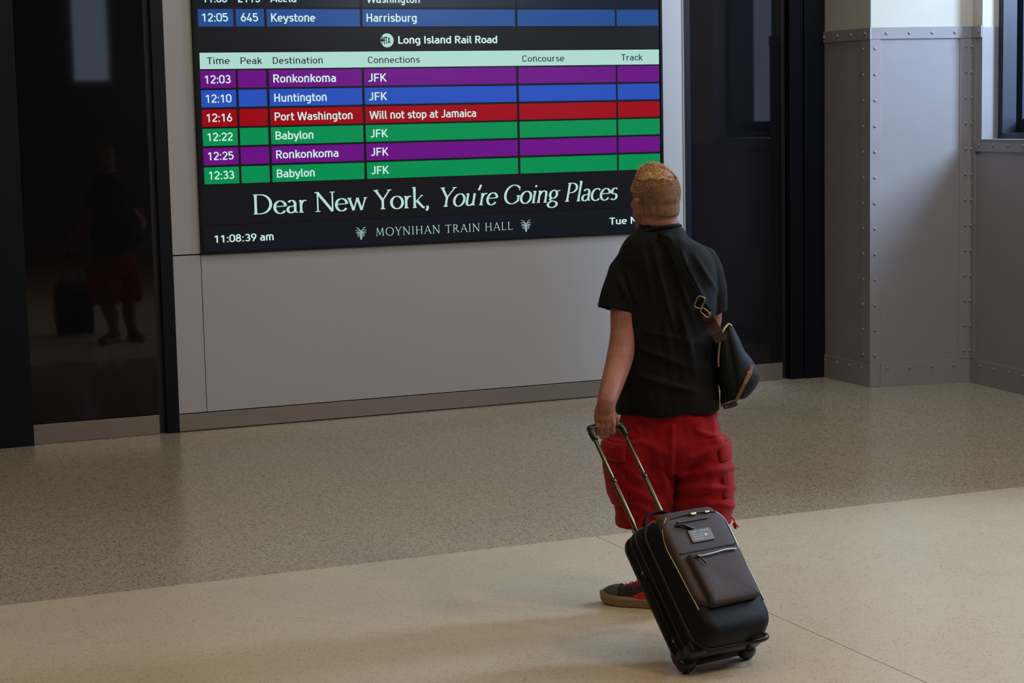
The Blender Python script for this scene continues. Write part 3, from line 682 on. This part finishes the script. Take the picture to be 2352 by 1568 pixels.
Q = onz(1500, 1400)
VD = Vector((Q.x-CAM.x, Q.y-CAM.y, 0)).normalized(); RD = Vector((VD.y, -VD.x, 0)); ZV = Vector((0,0,1))
def P(px, py, b=0):
    v = ray(px, py); s = ((Q + VD*b - CAM).dot(VD))/v.dot(VD); return CAM + v*s
MPP = (P(1501, 1000) - P(1500, 1000)).length     # metres per pixel at the man
MAN = empty('person', (Q.x, Q.y, 0))
MAN['label'] = 'man seen from behind in black T-shirt and red cargo shorts pulling a suitcase'; MAN['category'] = 'person'
def mpart(o): return hide_parent(o, MAN)
def ering(c, hw, d, n=36, e=2.3, tilt=0, yaw=0):
    ring = []
    for i in range(n):
        t = 2*PI*i/n; ct, st = math.cos(t), math.sin(t)
        x = math.copysign(abs(ct)**(2/e), ct)*hw; y = math.copysign(abs(st)**(2/e), st)*d
        xr = x*math.cos(yaw) - y*math.sin(yaw); yr = x*math.sin(yaw) + y*math.cos(yaw)
        ring.append(c + RD*xr + VD*yr + ZV*(x*tilt))
    return ring
class Loft:
    """stack of rings given as (py, cx, hw_px, depth_m, b, tilt)"""
    def __init__(s, rows, e=2.3, yaw=0): s.rows = sorted(rows); s.e = e; s.yaw = yaw
    def at(s, py):
        r = s.rows
        if py <= r[0][0]: return r[0]
        if py >= r[-1][0]: return r[-1]
        for a, b in zip(r, r[1:]):
            if a[0] <= py <= b[0]:
                i = r.index(a); z = r[max(i-1,0)]; w = r[min(i+2,len(r)-1)]; t = (py-a[0])/(b[0]-a[0])
                def cr(k):
                    m0 = (b[k]-z[k])/(b[0]-z[0])*(b[0]-a[0]); m1 = (w[k]-a[k])/(w[0]-a[0])*(b[0]-a[0])
                    return (2*t**3-3*t*t+1)*a[k]+(t**3-2*t*t+t)*m0+(-2*t**3+3*t*t)*b[k]+(t**3-t*t)*m1
                return (py,) + tuple(cr(k) for k in range(1, len(a)))
    def ring(s, py, grow=0, n=36):
        _, cx, hw, d, b, tilt = s.at(py); return ering(P(cx, py, b), hw*MPP+grow, d+grow, n, s.e, tilt, s.yaw)
    def mesh(s, mb, n=36, step=9, hem=0, th=.008):
        y0, y1 = s.rows[0][0], s.rows[-1][0]; k = max(2, int((y1-y0)/step)); rg = [s.ring(y0+(y1-y0)*i/k, 0, n) for i in range(k+1)]
        if hem:
            rg += [s.ring(y1-1, -th, n), s.ring(y1-hem, -th*1.3, n), s.ring(y1-hem, -.05, n)]
        mb.loft(rg); return mb
    def surf(s, px, py, off=0):
        """point on the camera side of the surface"""
        _, cx, hw, d, b, tilt = s.at(py); x = max(-.97, min(.97, (px-cx)/hw))
        y = -d*(1-abs(x)**s.e)**(1/s.e); return P(px, py, b + y - off)
def remeshed(name, mb, voxel, mt, smooth_it=6, sm=.5, disp=None, keep=None):
    me = mb.mesh(name); bm = bmesh.new(); bm.from_mesh(me); bmesh.ops.recalc_face_normals(bm, faces=bm.faces); bm.to_mesh(me); bm.free()
    o = bpy.data.objects.new(name, me); COL.objects.link(o)
    r = o.modifiers.new('r', 'REMESH'); r.mode = 'VOXEL'; r.voxel_size = voxel
    if smooth_it:
        q = o.modifiers.new('s', 'SMOOTH'); q.iterations = smooth_it; q.factor = sm
    dg = bpy.context.evaluated_depsgraph_get(); me2 = bpy.data.meshes.new_from_object(o.evaluated_get(dg)); bpy.data.objects.remove(o); me2.name = name
    if disp:
        nr = [v.normal.copy() for v in me2.vertices]
        for v, nn in zip(me2.vertices, nr): v.co += nn*disp(v.co, nn)
    if keep:
        bm = bmesh.new(); bm.from_mesh(me2); bmesh.ops.delete(bm, geom=[v for v in bm.verts if not keep(v.co)], context='VERTS'); bm.to_mesh(me2); bm.free()
    ob = link(name, me2, mt, None, True); return ob
def px_of(co):
    d = co - CAM; z = d.dot(FWD); return 1176+FPX*d.dot(RGT)/z, 784-FPX*d.dot(UPV)/z

# ---- body ----
HC = P(1505, 456, 0.02)                                   # skull centre
hy = math.radians(32)                                      # head turned to the man's left
hf = (VD*math.cos(hy) - RD*math.sin(hy)); hf = (hf + ZV*.06).normalized(); hr = hf.cross(ZV).normalized(); hu = hr.cross(hf)
HM = Matrix((hr, hf, hu)).transposed()
def hp(x, y, z): return HC + HM @ Vector((x, y, z))
body = MB()
body.ell(hp(0,-.006,.020),(.086,.104,.100),HM,28,18)
body.ell(hp(0,-.020,-.030),(.080,.086,.085),HM,24,14)
body.ell(hp(0,.045,-.050),(.064,.062,.078),HM,24,14)
body.ell(hp(0,.082,-.108),(.034,.028,.024),HM,16,10)       # chin
body.ell(hp(0,.092,.022),(.050,.018,.014),HM,16,8)         # brow
body.loft([[hp(x*s_, y0+.0, z0) for x, y0, z0 in ((-.009,.098,.012),(.009,.098,.012),(.007,.108,.012),(-.007,.108,.012))] if False else [hp(-w, .085, z), hp(w, .085, z), hp(w*.6, .085+p, z), hp(-w*.6, .085+p, z)] for w, p, z, s_ in ((.008,.020,.014,1),(.011,.034,-.010,1),(.017,.044,-.034,1),(.012,.022,-.042,1))])
body.ell(hp(0,.102,-.066),(.026,.012,.007),HM,14,8); body.ell(hp(0,.101,-.077),(.022,.012,.007),HM,14,8)
for sx in (-1, 1):
    body.ell(hp(sx*.034,.083,-.030),(.022,.024,.022),HM,14,8)   # cheeks
    E2 = HM @ Matrix.Rotation(sx*-.35, 3, 'Z') @ Matrix.Rotation(-.15, 3, 'X')
    body.ell(hp(sx*.089,-.008,-.028),(.008,.019,.034),E2,14,10)
    body.ell(hp(sx*.091,-.012,-.005),(.011,.018,.013),E2,12,8)
    body.ell(hp(sx*.087,.002,-.052),(.008,.010,.013),E2,12,8)
body.tube([hp(0,-.022,-.04), hp(0,-.022,-.075), P(1515,520,.015), P(1522,562,.02)], [.074,.073,.076,.082], 24)
body.tube([P(1526,615,.03), P(1530,660,.02), P(1535,800,.02), P(1538,930,.02), P(1538,1010,.02)], [.11,.13,.14,.13,.12], 20, ends=True)
def limb(mb, pts, rad, n=18, flat=None): mb.tube(catmull(pts, 5), [v for k in range(len(rad)-1) for v in [rad[k]+(rad[k+1]-rad[k])*q/5 for q in range(5)]] + [rad[-1]], n, flat)
m_ = MPP
# left hand around the grip
grip_c = Vector(case.location) + rm @ Vector((-.02,.012,.974))
GB = (grip_c - Q).dot(VD); gx, gy = px_of(grip_c)
limb(body, [P(1462,585,.02), P(1446,650,.0), P(1436,712,-.04), P(1433,765,-.07), P(1424,820,-.12), P(1409,872,(GB-.12)/2-.02), P(1395,918,GB-.010), P(1391,938,GB-.014)],
     [40*m_, 36*m_, 33.5*m_, 31*m_, 30.5*m_, 26.5*m_, 21.5*m_, 20.5*m_])
hand = MB()
def hpt(px, py, db): return P(px, py, GB+db)
hand_rings = [(1394,918,20,.019),(1392,930,21.5,.020),(1390,942,23.5,.020),(1389,958,25,.019),(1390,968,25,.017)]
body.loft([ering(hpt(cx,py,-.012 - .010*smoothstep(935,958,py)), hw*m_*.97, d, 24, 2.6, -.10) for py, cx, hw, d in [(a[1],a[0],a[2],a[3]) for a in hand_rings]])
fing = [(1367,1000,.0092),(1380,1006,.0096),(1394,1003,.0096),(1407,996,.0088)]
for k, (fx, fy, fr_) in enumerate(fing):
    kx = 1371 + 12.6*k
    pts = [hpt(kx, 965-1.5*k, -.022), hpt(kx+1, 977-1.5*k, -.031), hpt(fx, 989-1.5*k, -.030), hpt(fx+1, fy-5, -.018), hpt(fx+2, fy-3, .004), hpt(fx+2, fy-13, .022)]
    body.tube(catmull(pts, 4), [fr_*q for q in [1.0]*9+[.98]*4+[.95]*4+[.9]*4], 12)
body.tube(catmull([hpt(1409,950,-.005), hpt(1415,962,.010), hpt(1414,972,.026), hpt(1404,979,.030), hpt(1396,982,.028)],4), [.0125]*4+[.0122]*4+[.0115]*4+[.011]*4+[.010], 12)   # thumb on the far side
# right arm: bent forwards, hand before the belly
limb(body, [P(1606,605,.04), P(1622,660,.06), P(1632,728,.10), P(1622,755,.20), P(1596,765,.29), P(1580,768,.33)], [33*m_,31*m_,26*m_,25*m_,21*m_,19*m_])
body.loft([ering(P(1572-q*10, 770+q*3, .335+q*.022), (.019), .036 if q < 3 else .03, 16, 2.4) for q in range(4)])
for k in range(4):
    b0 = P(1542, 762+8*k, .40); body.tube([P(1560,760+9*k,.37), b0, P(1530,768+9*k,.425), P(1530,782+9*k,.415)], [.010,.010,.009,.008], 10)
body.tube([P(1572,764,.34), P(1556,745,.37), P(1545,742,.395)], [.013,.011,.009], 10)
# legs
toe = onz(1382, 1382); dL = (-RD*.90 + VD*.34).normalized(); hl = toe - dL*.300
anL = hl + dL*.065
limb(body, [P(1478,1000,.02), P(1478,1120,-.01), P(1482,1200,.0), (P(1484,1205,.0)+anL+ZV*.10)/2 + ZV*.03 - dL*.015, anL+ZV*.14, anL+ZV*.085], [.085,.075,.060,.062,.044,.036])
limb(body, [P(1600,1000,.02), P(1612,1120,.03), P(1615,1200,.04), P(1622,1265,.02), P(1628,1325,.03), P(1630,1352,.04)], [.085,.075,.060,.062,.044,.036])
bo = remeshed('body', body, .0034, M_skin, 3, .4); mpart(bo)
for sx in (-1, 1):
    e = MB().ell(hp(sx*.031,.087,.002),(.012,.012,.012),HM,14,10).build('eye', M_eye, smooth=True); mpart(e)
    e2 = MB().ell(hp(sx*.031,.0965,.002),(.0055,.004,.0055),HM,12,8).build('iris', M_sock, smooth=True); e2.parent = e; 
    e.matrix_parent_inverse = Matrix.Translation(-Vector(MAN.location))

# ---- hair: cropped back and sides, longer blond top with a thin pink crown spot
def hair_shell(name, mt, zmin, zmax, grow, amp, hole=None):
    mb = MB(); nu, nv = 80, 46; pts = {}; vs = []; fs = []
    c = hp(0,-.006,.020)
    def rad(dv):
        x, y, z = dv
        k1 = 1/math.sqrt((x/.086)**2+(y/.104)**2+(z/.100)**2)
        # second ellipsoid (occiput) centred lower
        o = Vector((0,.014,.050)); a = (x/.080)**2+(y/.086)**2+(z/.085)**2; b = 2*(x*o.x/.080**2+y*o.y/.086**2+z*o.z/.085**2); cc = (o.x/.080)**2+(o.y/.086)**2+(o.z/.085)**2-1
        ds = b*b-4*a*cc; k2 = (-b+math.sqrt(ds))/2/a if ds > 0 else 0
        return max(k1, k2)
    idx = {}
    for j in range(nv+1):
        for i in range(nu):
            a = -.75+(PI/2+.75)*j/nv; b = 2*PI*i/nu
            dv = Vector((math.cos(a)*math.sin(b), math.cos(a)*math.cos(b), math.sin(a))); r = rad(dv)
            nzv = noise.noise(dv*9+Vector((3,1,2)))*amp + noise.noise(dv*30)*amp*.6
            p = dv*(r+grow+nzv); idx[(j,i)] = len(vs); vs.append((p, dv))
    def ok(p, dv):
        front = dv.y
        line = -.062 if front < -.2 else (-.062 + (front+.2)*.10 if front < .25 else (-.017+(front-.25)*.16))
        z = p.z+.020
        jag = .012*noise.noise(dv*6)+ .014*noise.noise(dv*19)*(1 if zmin > 0 else .3)
        if not (max(line, zmin + jag) < z < zmax + jag): return False
        if hole and hole(dv): return False
        if abs(p.x) > .070 and -.03 < p.y < .02 and z < .0: return False
        return True
    use = {}
    out = []; faces = []
    for j in range(nv):
        for i in range(nu):
            q = [idx[(j,i)], idx[(j,(i+1)%nu)], idx[(j+1,(i+1)%nu)], idx[(j+1,i)]]
            if all(ok(*vs[k]) for k in q):
                f = []
                for k in q:
                    if k not in use: use[k] = len(out); out.append(c + HM @ vs[k][0])
                    f.append(use[k])
                faces.append(f)
    mb.add(out, faces); ob = mb.build(name, mt, smooth=True, fix=False)
    sd = ob.modifiers.new('sol', 'SOLIDIFY'); sd.thickness = .0015; sd.offset = -1
    mpart(ob); return ob
crown = Vector((.25,-.50,.82)).normalized()
hole = lambda dv: (dv - crown).length < .42 + .12*noise.noise(dv*5)
hair_shell('cropped_hair', M_stub, -.09, .082, .0014, .0006)
hair_shell('top_hair', M_hair, .072, .30, .0022, .0022, hole)
st = MB(); rnd = random.Random(3)
for k in range(3800):
    a = rnd.uniform(.05, PI/2); b = rnd.uniform(0, 2*PI)
    dv = Vector((math.cos(a)*math.sin(b), math.cos(a)*math.cos(b), math.sin(a)))
    inh = (dv-crown).length < .40
    if inh and rnd.random() > .10: continue
    p0 = Vector((dv.x*.088, dv.y*.106, dv.z*.102)) ; top = smoothstep(.45, .95, dv.z)
    ln = .005 + .012*top*rnd.uniform(.4,1.1) + .016*smoothstep(-.25,.45,dv.y)*top
    dr = (dv + Vector((rnd.uniform(-.35,.35), .35*top, .35*top)) + Vector((rnd.uniform(-.2,.2),rnd.uniform(-.2,.2),0))).normalized()
    s1 = dr.cross(Vector((rnd.uniform(-1,1),rnd.uniform(-1,1),.3))).normalized()*.0011
    mid = p0 + dr*ln*.6; tip = p0 + dr*ln + Vector((rnd.uniform(-.004,.004),.003,-.002)); o_ = Vector((0,-.006,.020))
    w = [hp(*(o_+q)) for q in (p0-s1, p0+s1, mid+s1*.7, mid-s1*.7, tip)]
    st.add(w, [(0,1,2,3),(3,2,4)])
cr2 = MB()
for k in range(5200):
    a = rnd.uniform(-.55, .80); b = rnd.uniform(0, 2*PI)
    dv = Vector((math.cos(a)*math.sin(b), math.cos(a)*math.cos(b), math.sin(a)))
    if dv.y > .45 or (abs(dv.x) > .85 and dv.z < -.05 and dv.y > -.2): continue
    if dv.z < -.36 + .1*max(0, dv.y+.3): continue
    k1 = 1/math.sqrt((dv.x/.0868)**2+(dv.y/.105)**2+(dv.z/.101)**2)
    if dv.z < 0: k1 = max(k1, .086)
    p0 = dv*k1; dr = (dv*.5 + Vector((rnd.uniform(-.3,.3), -.1, -.8 if dv.z < .5 else -.2))).normalized(); s1 = dr.cross(dv).normalized()*.0008
    w = [hp(*(Vector((0,-.006,.020))+q)) for q in (p0-s1, p0+s1, p0+dr*rnd.uniform(.004,.008)+dv*.0015)]
    cr2.add(w, [(0,1,2)])
mpart(cr2.build('cropped_strands', M_stub, smooth=False, fix=False, kind='stuff'))
sto = st.build('hair_tufts', M_hair, smooth=False, fix=False, kind='stuff'); mpart(sto)

# ---- T-shirt
torso = Loft([(526,1519,44,.082,.015,-.10),(538,1521,62,.096,.015,-.12),(552,1523,82,.110,.015,-.10),(568,1525,96,.120,.018,-.07),(590,1528,107,.128,.018,-.04),(625,1533,110,.134,.02,-.02),(680,1536,107,.142,.02,0),(740,1526,116,.155,.03,0),
              (790,1523,121,.162,.035,.0),(850,1526,121,.160,.03,.0),(905,1532,119,.152,.02,.0),(930,1534,119,.150,.02,.01),(944,1534,119,.150,.02,.02)], e=2.35)
tee = MB(); torso.mesh(tee, 44, 8, hem=60, th=.010)
def sleeve(pts, rad, flat=.8, n=28):
    C = [Vector(p) for p in pts]; t = (C[-1]-C[-2]).normalized(); mb = MB()
    rings = []; up = None
    for k, p in enumerate(C):
        tt = (C[min(k+1,len(C)-1)]-C[max(k-1,0)]).normalized(); rd = (RD - tt*RD.dot(tt)).normalized(); vd = tt.cross(rd)
        rings.append([p + rd*math.cos(2*PI*i/n)*rad[k] + vd*math.sin(2*PI*i/n)*rad[k]*flat for i in range(n)])
    r = rad[-1]; p = C[-1]; tt = t
    for ins, back in ((.009,0),(.011,.06),(.045,.06)):
        rings.append([p - tt*back + rd*math.cos(2*PI*i/n)*(r-ins) + vd*math.sin(2*PI*i/n)*(r*flat-ins) for i in range(n)])
    return rings
tee.loft(sleeve([P(1490,578,.02), P(1462,598,.012), P(1444,628,.0), P(1431,670,-.02), P(1421,716,-.035)], [.048,.072,.082,.084,.0865]))
tee.loft(sleeve([P(1585,582,.03), P(1604,600,.035), P(1618,628,.045), P(1628,665,.06), P(1634,716,.08)], [.055,.070,.074,.070,.064]))
tee.tube([P(1515,527,.012), P(1521,550,.015)], [.083,.10], 28)
nrm_up = ZV
def tee_disp(co, nn):
    px, py = px_of(co); d = 0
    back = smoothstep(0, -.3, nn.dot(VD))
    # creases hanging from the right shoulder blade and strap, sweeping down to the left
    for (x0, y0, x1, y1, w, a) in ((1500,560,1560,800,9,.006),(1535,560,1600,760,8,.006),(1560,570,1628,720,8,.005),(1478,570,1500,700,8,.005),(1590,580,1650,680,7,.004),(1515,640,1545,860,12,.005),(1560,700,1600,880,11,.006),
                               (1470,800,1600,850,9,.004),(1450,860,1620,905,9,.0045),(1480,760,1610,790,8,.003),(1420,640,1450,700,8,.006),(1440,620,1465,700,8,.005)):
        dx, dy = x1-x0, y1-y0; L2 = dx*dx+dy*dy; t = max(0, min(1, ((px-x0)*dx+(py-y0)*dy)/L2)); q = math.hypot(px-x0-dx*t, py-y0-dy*t)
        d += 2.4*a*math.exp(-(q/(w*.8))**2)*math.sin(PI*min(1,max(.0,t*.9+.08)))*back
    d += .006*noise.noise(Vector((px*.018, py*.006, co.dot(VD)*4))) + .003*noise.noise(Vector((px*.05, py*.02, 5)))
    if py > 880: d += .006*math.sin(px*.055)*smoothstep(880, 950, py)
    return d
def tee_keep(co): return True
tb = remeshed('t_shirt', tee, .0062, M_shirt, 4, .5, tee_disp); mpart(tb)
col = MB(); cr_ = []
cc0 = P(1514, 529, .012)
for i in range(33):
    t = 2*PI*i/32; cr_.append(cc0 + RD*math.cos(t)*.080 + VD*math.sin(t)*.080 + ZV*(-.012*math.sin(t)*1.2 + .016*math.cos(t)))
col.tube(cr_, .0085, 8, flat=.8); co_ = col.build('collar', M_shirt, smooth=True); co_.parent = tb

# ---- shorts
LL = Loft([(1000,1466,70,.135,.0,0),(1050,1470,79,.138,.0,0),(1100,1474,76,.136,.0,.0),(1150,1476,70,.130,.0,.0),(1180,1478,67,.126,.0,.0),(1202,1480,66,.124,.0,.03)], e=2.3)
RL = Loft([(1000,1604,66,.135,.02,0),(1050,1612,65,.138,.02,0),(1100,1616,66,.138,.02,0),(1140,1616,69,.135,.02,0),(1180,1615,67,.130,.02,0),(1198,1614,66,.128,.02,.02)], e=2.3)
HP = Loft([(925,1536,108,.135,.02,0),(960,1536,113,.142,.02,0),(1000,1534,124,.148,.015,0),(1045,1540,122,.142,.01,0),(1075,1545,100,.12,.01,0)], e=2.4)
sm_ = MB(); HP.mesh(sm_, 40, 9); LL.mesh(sm_, 36, 9, hem=45, th=.009); RL.mesh(sm_, 36, 9, hem=45, th=.009)
def short_disp(co, nn):
    px, py = px_of(co); d = 0
    for (x0, y0, x1, y1, w, a) in ((1565,1090,1680,1075,9,.008),(1560,1120,1684,1120,9,.009),(1570,1060,1655,1020,8,.007),(1560,1150,1680,1160,8,.006),(1600,990,1650,1010,7,.006),(1545,980,1540,1130,6,.006),(1510,1040,1535,1150,8,.007),
                               (1450,1000,1530,1040,8,.005),(1420,1060,1470,1100,8,.005),(1440,1120,1520,1160,9,.006),(1455,1150,1510,1190,7,.004),(1635,960,1640,1010,7,.005),(1460,960,1470,1000,6,.004)):
        dx, dy = x1-x0, y1-y0; L2 = dx*dx+dy*dy; t = max(0, min(1, ((px-x0)*dx+(py-y0)*dy)/L2)); q = math.hypot(px-x0-dx*t, py-y0-dy*t)
        d += 1.6*a*math.exp(-(q/w)**2)
    d += .013*noise.noise(Vector((px*.018, py*.022, co.dot(VD)*5))) + .004*noise.noise(Vector((px*.05, py*.05, 2)))
    return d
so = remeshed('cargo_shorts', sm_, .0058, M_short, 4, .5, short_disp); mpart(so)
def patch(lf, th0, th1, y0, y1, off, name, par, mt=M_short, puffy=.012, n=12):
    """pocket or flap following the leg: th = angle round the leg (180 = man's left side, 270 = back)"""
    mb = MB(); outer = []; inner = []
    for j in range(n+1):
        py = y0+(y1-y0)*j/n; _, cx, hw, d, b, tl = lf.at(py)
        for i in range(n+1):
            t = math.radians(th0+(th1-th0)*i/n); ct, st_ = math.cos(t), math.sin(t); e = lf.e
            edge = min(i, n-i, j, n-j)/n; o_ = off + puffy*smoothstep(0, .22, edge)
            for arr, gr in ((outer, o_), (inner, -.012)):
                x = math.copysign(abs(ct)**(2/e), ct)*(hw*MPP+gr); y = math.copysign(abs(st_)**(2/e), st_)*(d+gr); arr.append(P(cx, py, b)+RD*x+VD*y)
    vs = outer+inner; N1 = (n+1)**2; fs = []
    for j in range(n):
        for i in range(n):
            a = j*(n+1)+i; fs += [(a, a+1, a+n+2, a+n+1), (N1+a, N1+a+n+1, N1+a+n+2, N1+a+1)]
    for i in range(n):
        a = i; fs.append((a, N1+a, N1+a+1, a+1)); a = n*(n+1)+i; fs.append((a, a+1, N1+a+1, N1+a))
        a = i*(n+1); fs.append((a, a+n+1, N1+a+n+1, N1+a)); a = i*(n+1)+n; fs.append((a, N1+a, N1+a+n+1, a+n+1))
    mb.add(vs, fs); o = mb.build(name, mt, smooth=True); o.parent = par; return o
patch(LL, 165, 248, 1040, 1150, .006, 'cargo_pocket', so, puffy=.010)
patch(LL, 163, 250, 1006, 1046, .015, 'pocket_flap', so, puffy=.010)
patch(RL, -55, 12, 1045, 1135, .002, 'cargo_pocket', so, puffy=.006)
patch(RL, -57, 14, 1008, 1048, .007, 'pocket_flap', so, puffy=.005)
dc = MB().tube(catmull([RL.surf(1672,1180,.004), P(1684,1190,-.02), P(1690,1203,-.03), P(1696,1209,-.03)],4), .0035, 8); dc = dc.build('draw_cord', M_lace, smooth=True); dc.parent = so
dt = MB().tube([P(1686,1203,-.03), P(1689,1211,-.03)], .006, 8).build('draw_cord', M_short, smooth=True); dt.parent = so

# ---- shoes
def shoe(heel, dirv):
    dirv = Vector((dirv[0], dirv[1], 0)).normalized(); sd = Vector((dirv.y, -dirv.x, 0)); H = Vector((heel.x, heel.y, 0))
    def W(x, y, z): return H + dirv*x + sd*y + ZV*z
    root = bpy.data.objects.new('shoe', None)
    prof = [(0,.024),(.02,.036),(.06,.040),(.12,.040),(.18,.050),(.22,.052),(.26,.046),(.285,.030),(.298,.012)]
    def outline(z, g, n=1):
        L_ = [W(x, -(w+g), z + (.010 if x > .27 else 0)*0 + max(0,(x-.22))*.12) for x, w in prof]; R_ = [W(x, w+g, z + max(0,(x-.22))*.12) for x, w in reversed(prof)]
        return [W(-.008-g, 0, z)] + L_ + [W(.303+g, 0, z+.01)] + R_
    upper = MB()
    hts = [(0,.105,.032),(.02,.116,.036),(.05,.120,.038),(.09,.116,.040),(.13,.102,.041),(.17,.088,.045),(.21,.078,.048),(.245,.072,.046),(.27,.064,.036),(.290,.050,.018)]
    rings = []
    for x, h, w in hts:
        ring = []
        for i in range(20):
            t = 2*PI*i/20; c, s_ = math.cos(t), math.sin(t); yy = w*math.copysign(abs(c)**.8, c); zz = .022 + (h-.022)*(.5+.5*s_) if s_ > -.99 else .022
            yy *= (1-.28*max(0, s_)**1.5); ring.append(W(x, yy, max(.022, zz)))
        rings.append(ring)
    upper.loft(rings); u = upper.build('shoe', M_shoe, smooth=True, sub=1); mpart(u)
    tc_ = MB(); tc_.loft([[W(x, (w+.0025)*math.cos(PI*i/12), .026+(h-.020)*math.sin(PI*i/12)**.9) for i in range(13)] for x, h, w in ((.215,.0765,.0485),(.245,.0715,.0465),(.270,.0635,.0365),(.290,.050,.018))], caps=False)
    t_o = tc_.build('toe_cap', M_toe, u, smooth=True)
    so_ = MB().loft([outline(.0, -.003), outline(.006, .003), outline(.032, .006), outline(.042, .001)]); so2 = so_.build('sole', M_sole, u, smooth=False, bevel=.002)
    for k in range(5):
        x = .085+.026*k; h = .117-.0098*k*1.0
        MB().tube(catmull([W(x,-.030,h-.016), W(x+.006,-.012,h+.002), W(x+.012,.012,h-.001), W(x+.016,.030,h-.020)],3), .0034, 6).build('lace', M_lace, u, smooth=True)
        MB().tube(catmull([W(x,.030,h-.016), W(x+.006,.012,h+.002), W(x+.012,-.012,h-.001), W(x+.016,-.030,h-.020)],3), .0034, 6).build('lace', M_lace, u, smooth=True)
    for sgn in (-1, 1):
        MB().tube(catmull([W(.09,0,.119), W(.10,sgn*.022,.146), W(.125,sgn*.036,.138), W(.115,sgn*.018,.118), W(.095,0,.118)],4), .003, 6).build('lace', M_lace, u, smooth=True)
        MB().loft([[W(x, sgn*(y+q), z) for x, y, z in ((.03,.0375,.045),(.08,.0395,.040),(.13,.041,.036),(.15,.0425,.048),(.11,.036,.068),(.06,.033,.078))] for q in (-.004,.003)]).build('side_patch', M_lace, u)
    return u
shoe(hl, dL)
anR = P(1630,1358,.04); dR = (VD*.95 - RD*.3).normalized(); shoe(Vector((anR.x, anR.y, 0)) - dR*.06, dR)

# ------------------------------------------------------------------ shoulder bag
bag = empty('shoulder_bag', P(1690, 840, -.02)); bag['label'] = 'dark canvas sling bag with leather straps hanging on the man\u2019s right hip'; bag['category'] = 'bag'
def bpt(o): return hide_parent(o, bag)
BL = Loft([(744,1672,6,.012,-.03,0),(752,1670,14,.03,-.03,0),(770,1670,21,.055,-.03,0),(800,1676,32,.075,-.03,0),(825,1684,41,.088,-.025,0),(855,1694,47,.095,-.02,0),(880,1695,43,.095,-.02,0),(900,1690,33,.085,-.02,0),(915,1681,24,.07,-.02,0),(927,1669,13,.045,-.02,0),(932,1664,7,.02,-.02,0)], e=2.2, yaw=.25)
bb_ = MB(); BL.mesh(bb_, 36, 7)
def bag_disp(co, nn):
    px, py = px_of(co)
    # long crease between the gusset and the outer flap
    q = px - (1668 + (py-760)*.19); return -.010*math.exp(-(q/7)**2) + .005*noise.noise(Vector((px*.04,py*.02,1)))
bpt(remeshed('bag_body', bb_, .006, M_canvas, 3, .5, bag_disp))
gz = [BL.surf(x, y, .003) for x, y in ((1680,748),(1674,744),(1667,750),(1660,762),(1654,780),(1652,800),(1650,822),(1651,840))]
bpt(MB().tube(catmull(gz,4), .0042, 8).build('zip', M_zipg, smooth=True))
def band(pts, w, th, name, mt, face=None):
    """flat strap through pts, width across the camera-facing plane"""
    mb = MB(); rings = []
    for k, p in enumerate(pts):
        t = (pts[min(k+1,len(pts)-1)]-pts[max(k-1,0)]).normalized(); nn = -(VD - t*VD.dot(t)).normalized(); sd = t.cross(nn)
        wk = w[k] if isinstance(w, list) else w
        rings.append([p+sd*wk/2+nn*th/2, p-sd*wk/2+nn*th/2, p-sd*wk/2-nn*th/2, p+sd*wk/2-nn*th/2])
    mb.loft(rings); return bpt(mb.build(name, mt, bevel=.0008))
band([torso.surf(x, y, .016) for x, y in ((1541,560),(1552,590),(1566,620),(1582,650),(1598,676),(1608,694),(1617,712))], .030, .004, 'strap', M_web)
band([P(1500,540,-.02), torso.surf(1518,546,.012), torso.surf(1532,552,.014), torso.surf(1541,560,.016)], .030, .004, 'strap', M_web)
band([torso.surf(1612,700,.022), torso.surf(1622,716,.024), torso.surf(1630,728,.024)], .034, .005, 'strap', M_web)
band([torso.surf(1622,720,.026), torso.surf(1634,742,.028), P(1646,764,-.115), P(1656,784,-.115)], [.040,.042,.046,.040], .006, 'leather_tab', M_leath)
def ringpart(c, w, h, ang, r, name, mt):
    pts = []
    for i in range(33):
        t = 2*PI*i/32; x = math.copysign(abs(math.cos(t))**.5, math.cos(t))*w/2; z = math.copysign(abs(math.sin(t))**.5, math.sin(t))*h/2
        pts.append(c + RD*(x*math.cos(ang)-z*math.sin(ang)) + ZV*(x*math.sin(ang)+z*math.cos(ang)))
    return bpt(MB().tube(pts, r, 8).build(name, mt, smooth=True))
ringpart(torso.surf(1607,694,.030), .030, .046, -.42, .0026, 'buckle', M_brass)
ringpart(torso.surf(1620,718,.034), .040, .020, -.75, .0026, 'buckle', M_brass)
band([BL.surf(1724,838,.004), BL.surf(1722,858,.006), BL.surf(1711,880,.008), BL.surf(1700,902,.008), P(1690,922,-.10)], [.022,.018,.014,.012,.010], .004, 'leather_strap', M_tan)
ringpart(P(1677,930,-.09), .050, .016, .25, .0035, 'strap_buckle', M_plast)
bpt(MB().tube(catmull([P(1655,932,-.08), P(1668,926,-.09), P(1684,920,-.09), P(1692,914,-.09)],3), .0035, 8).build('cord', M_tan, smooth=True))
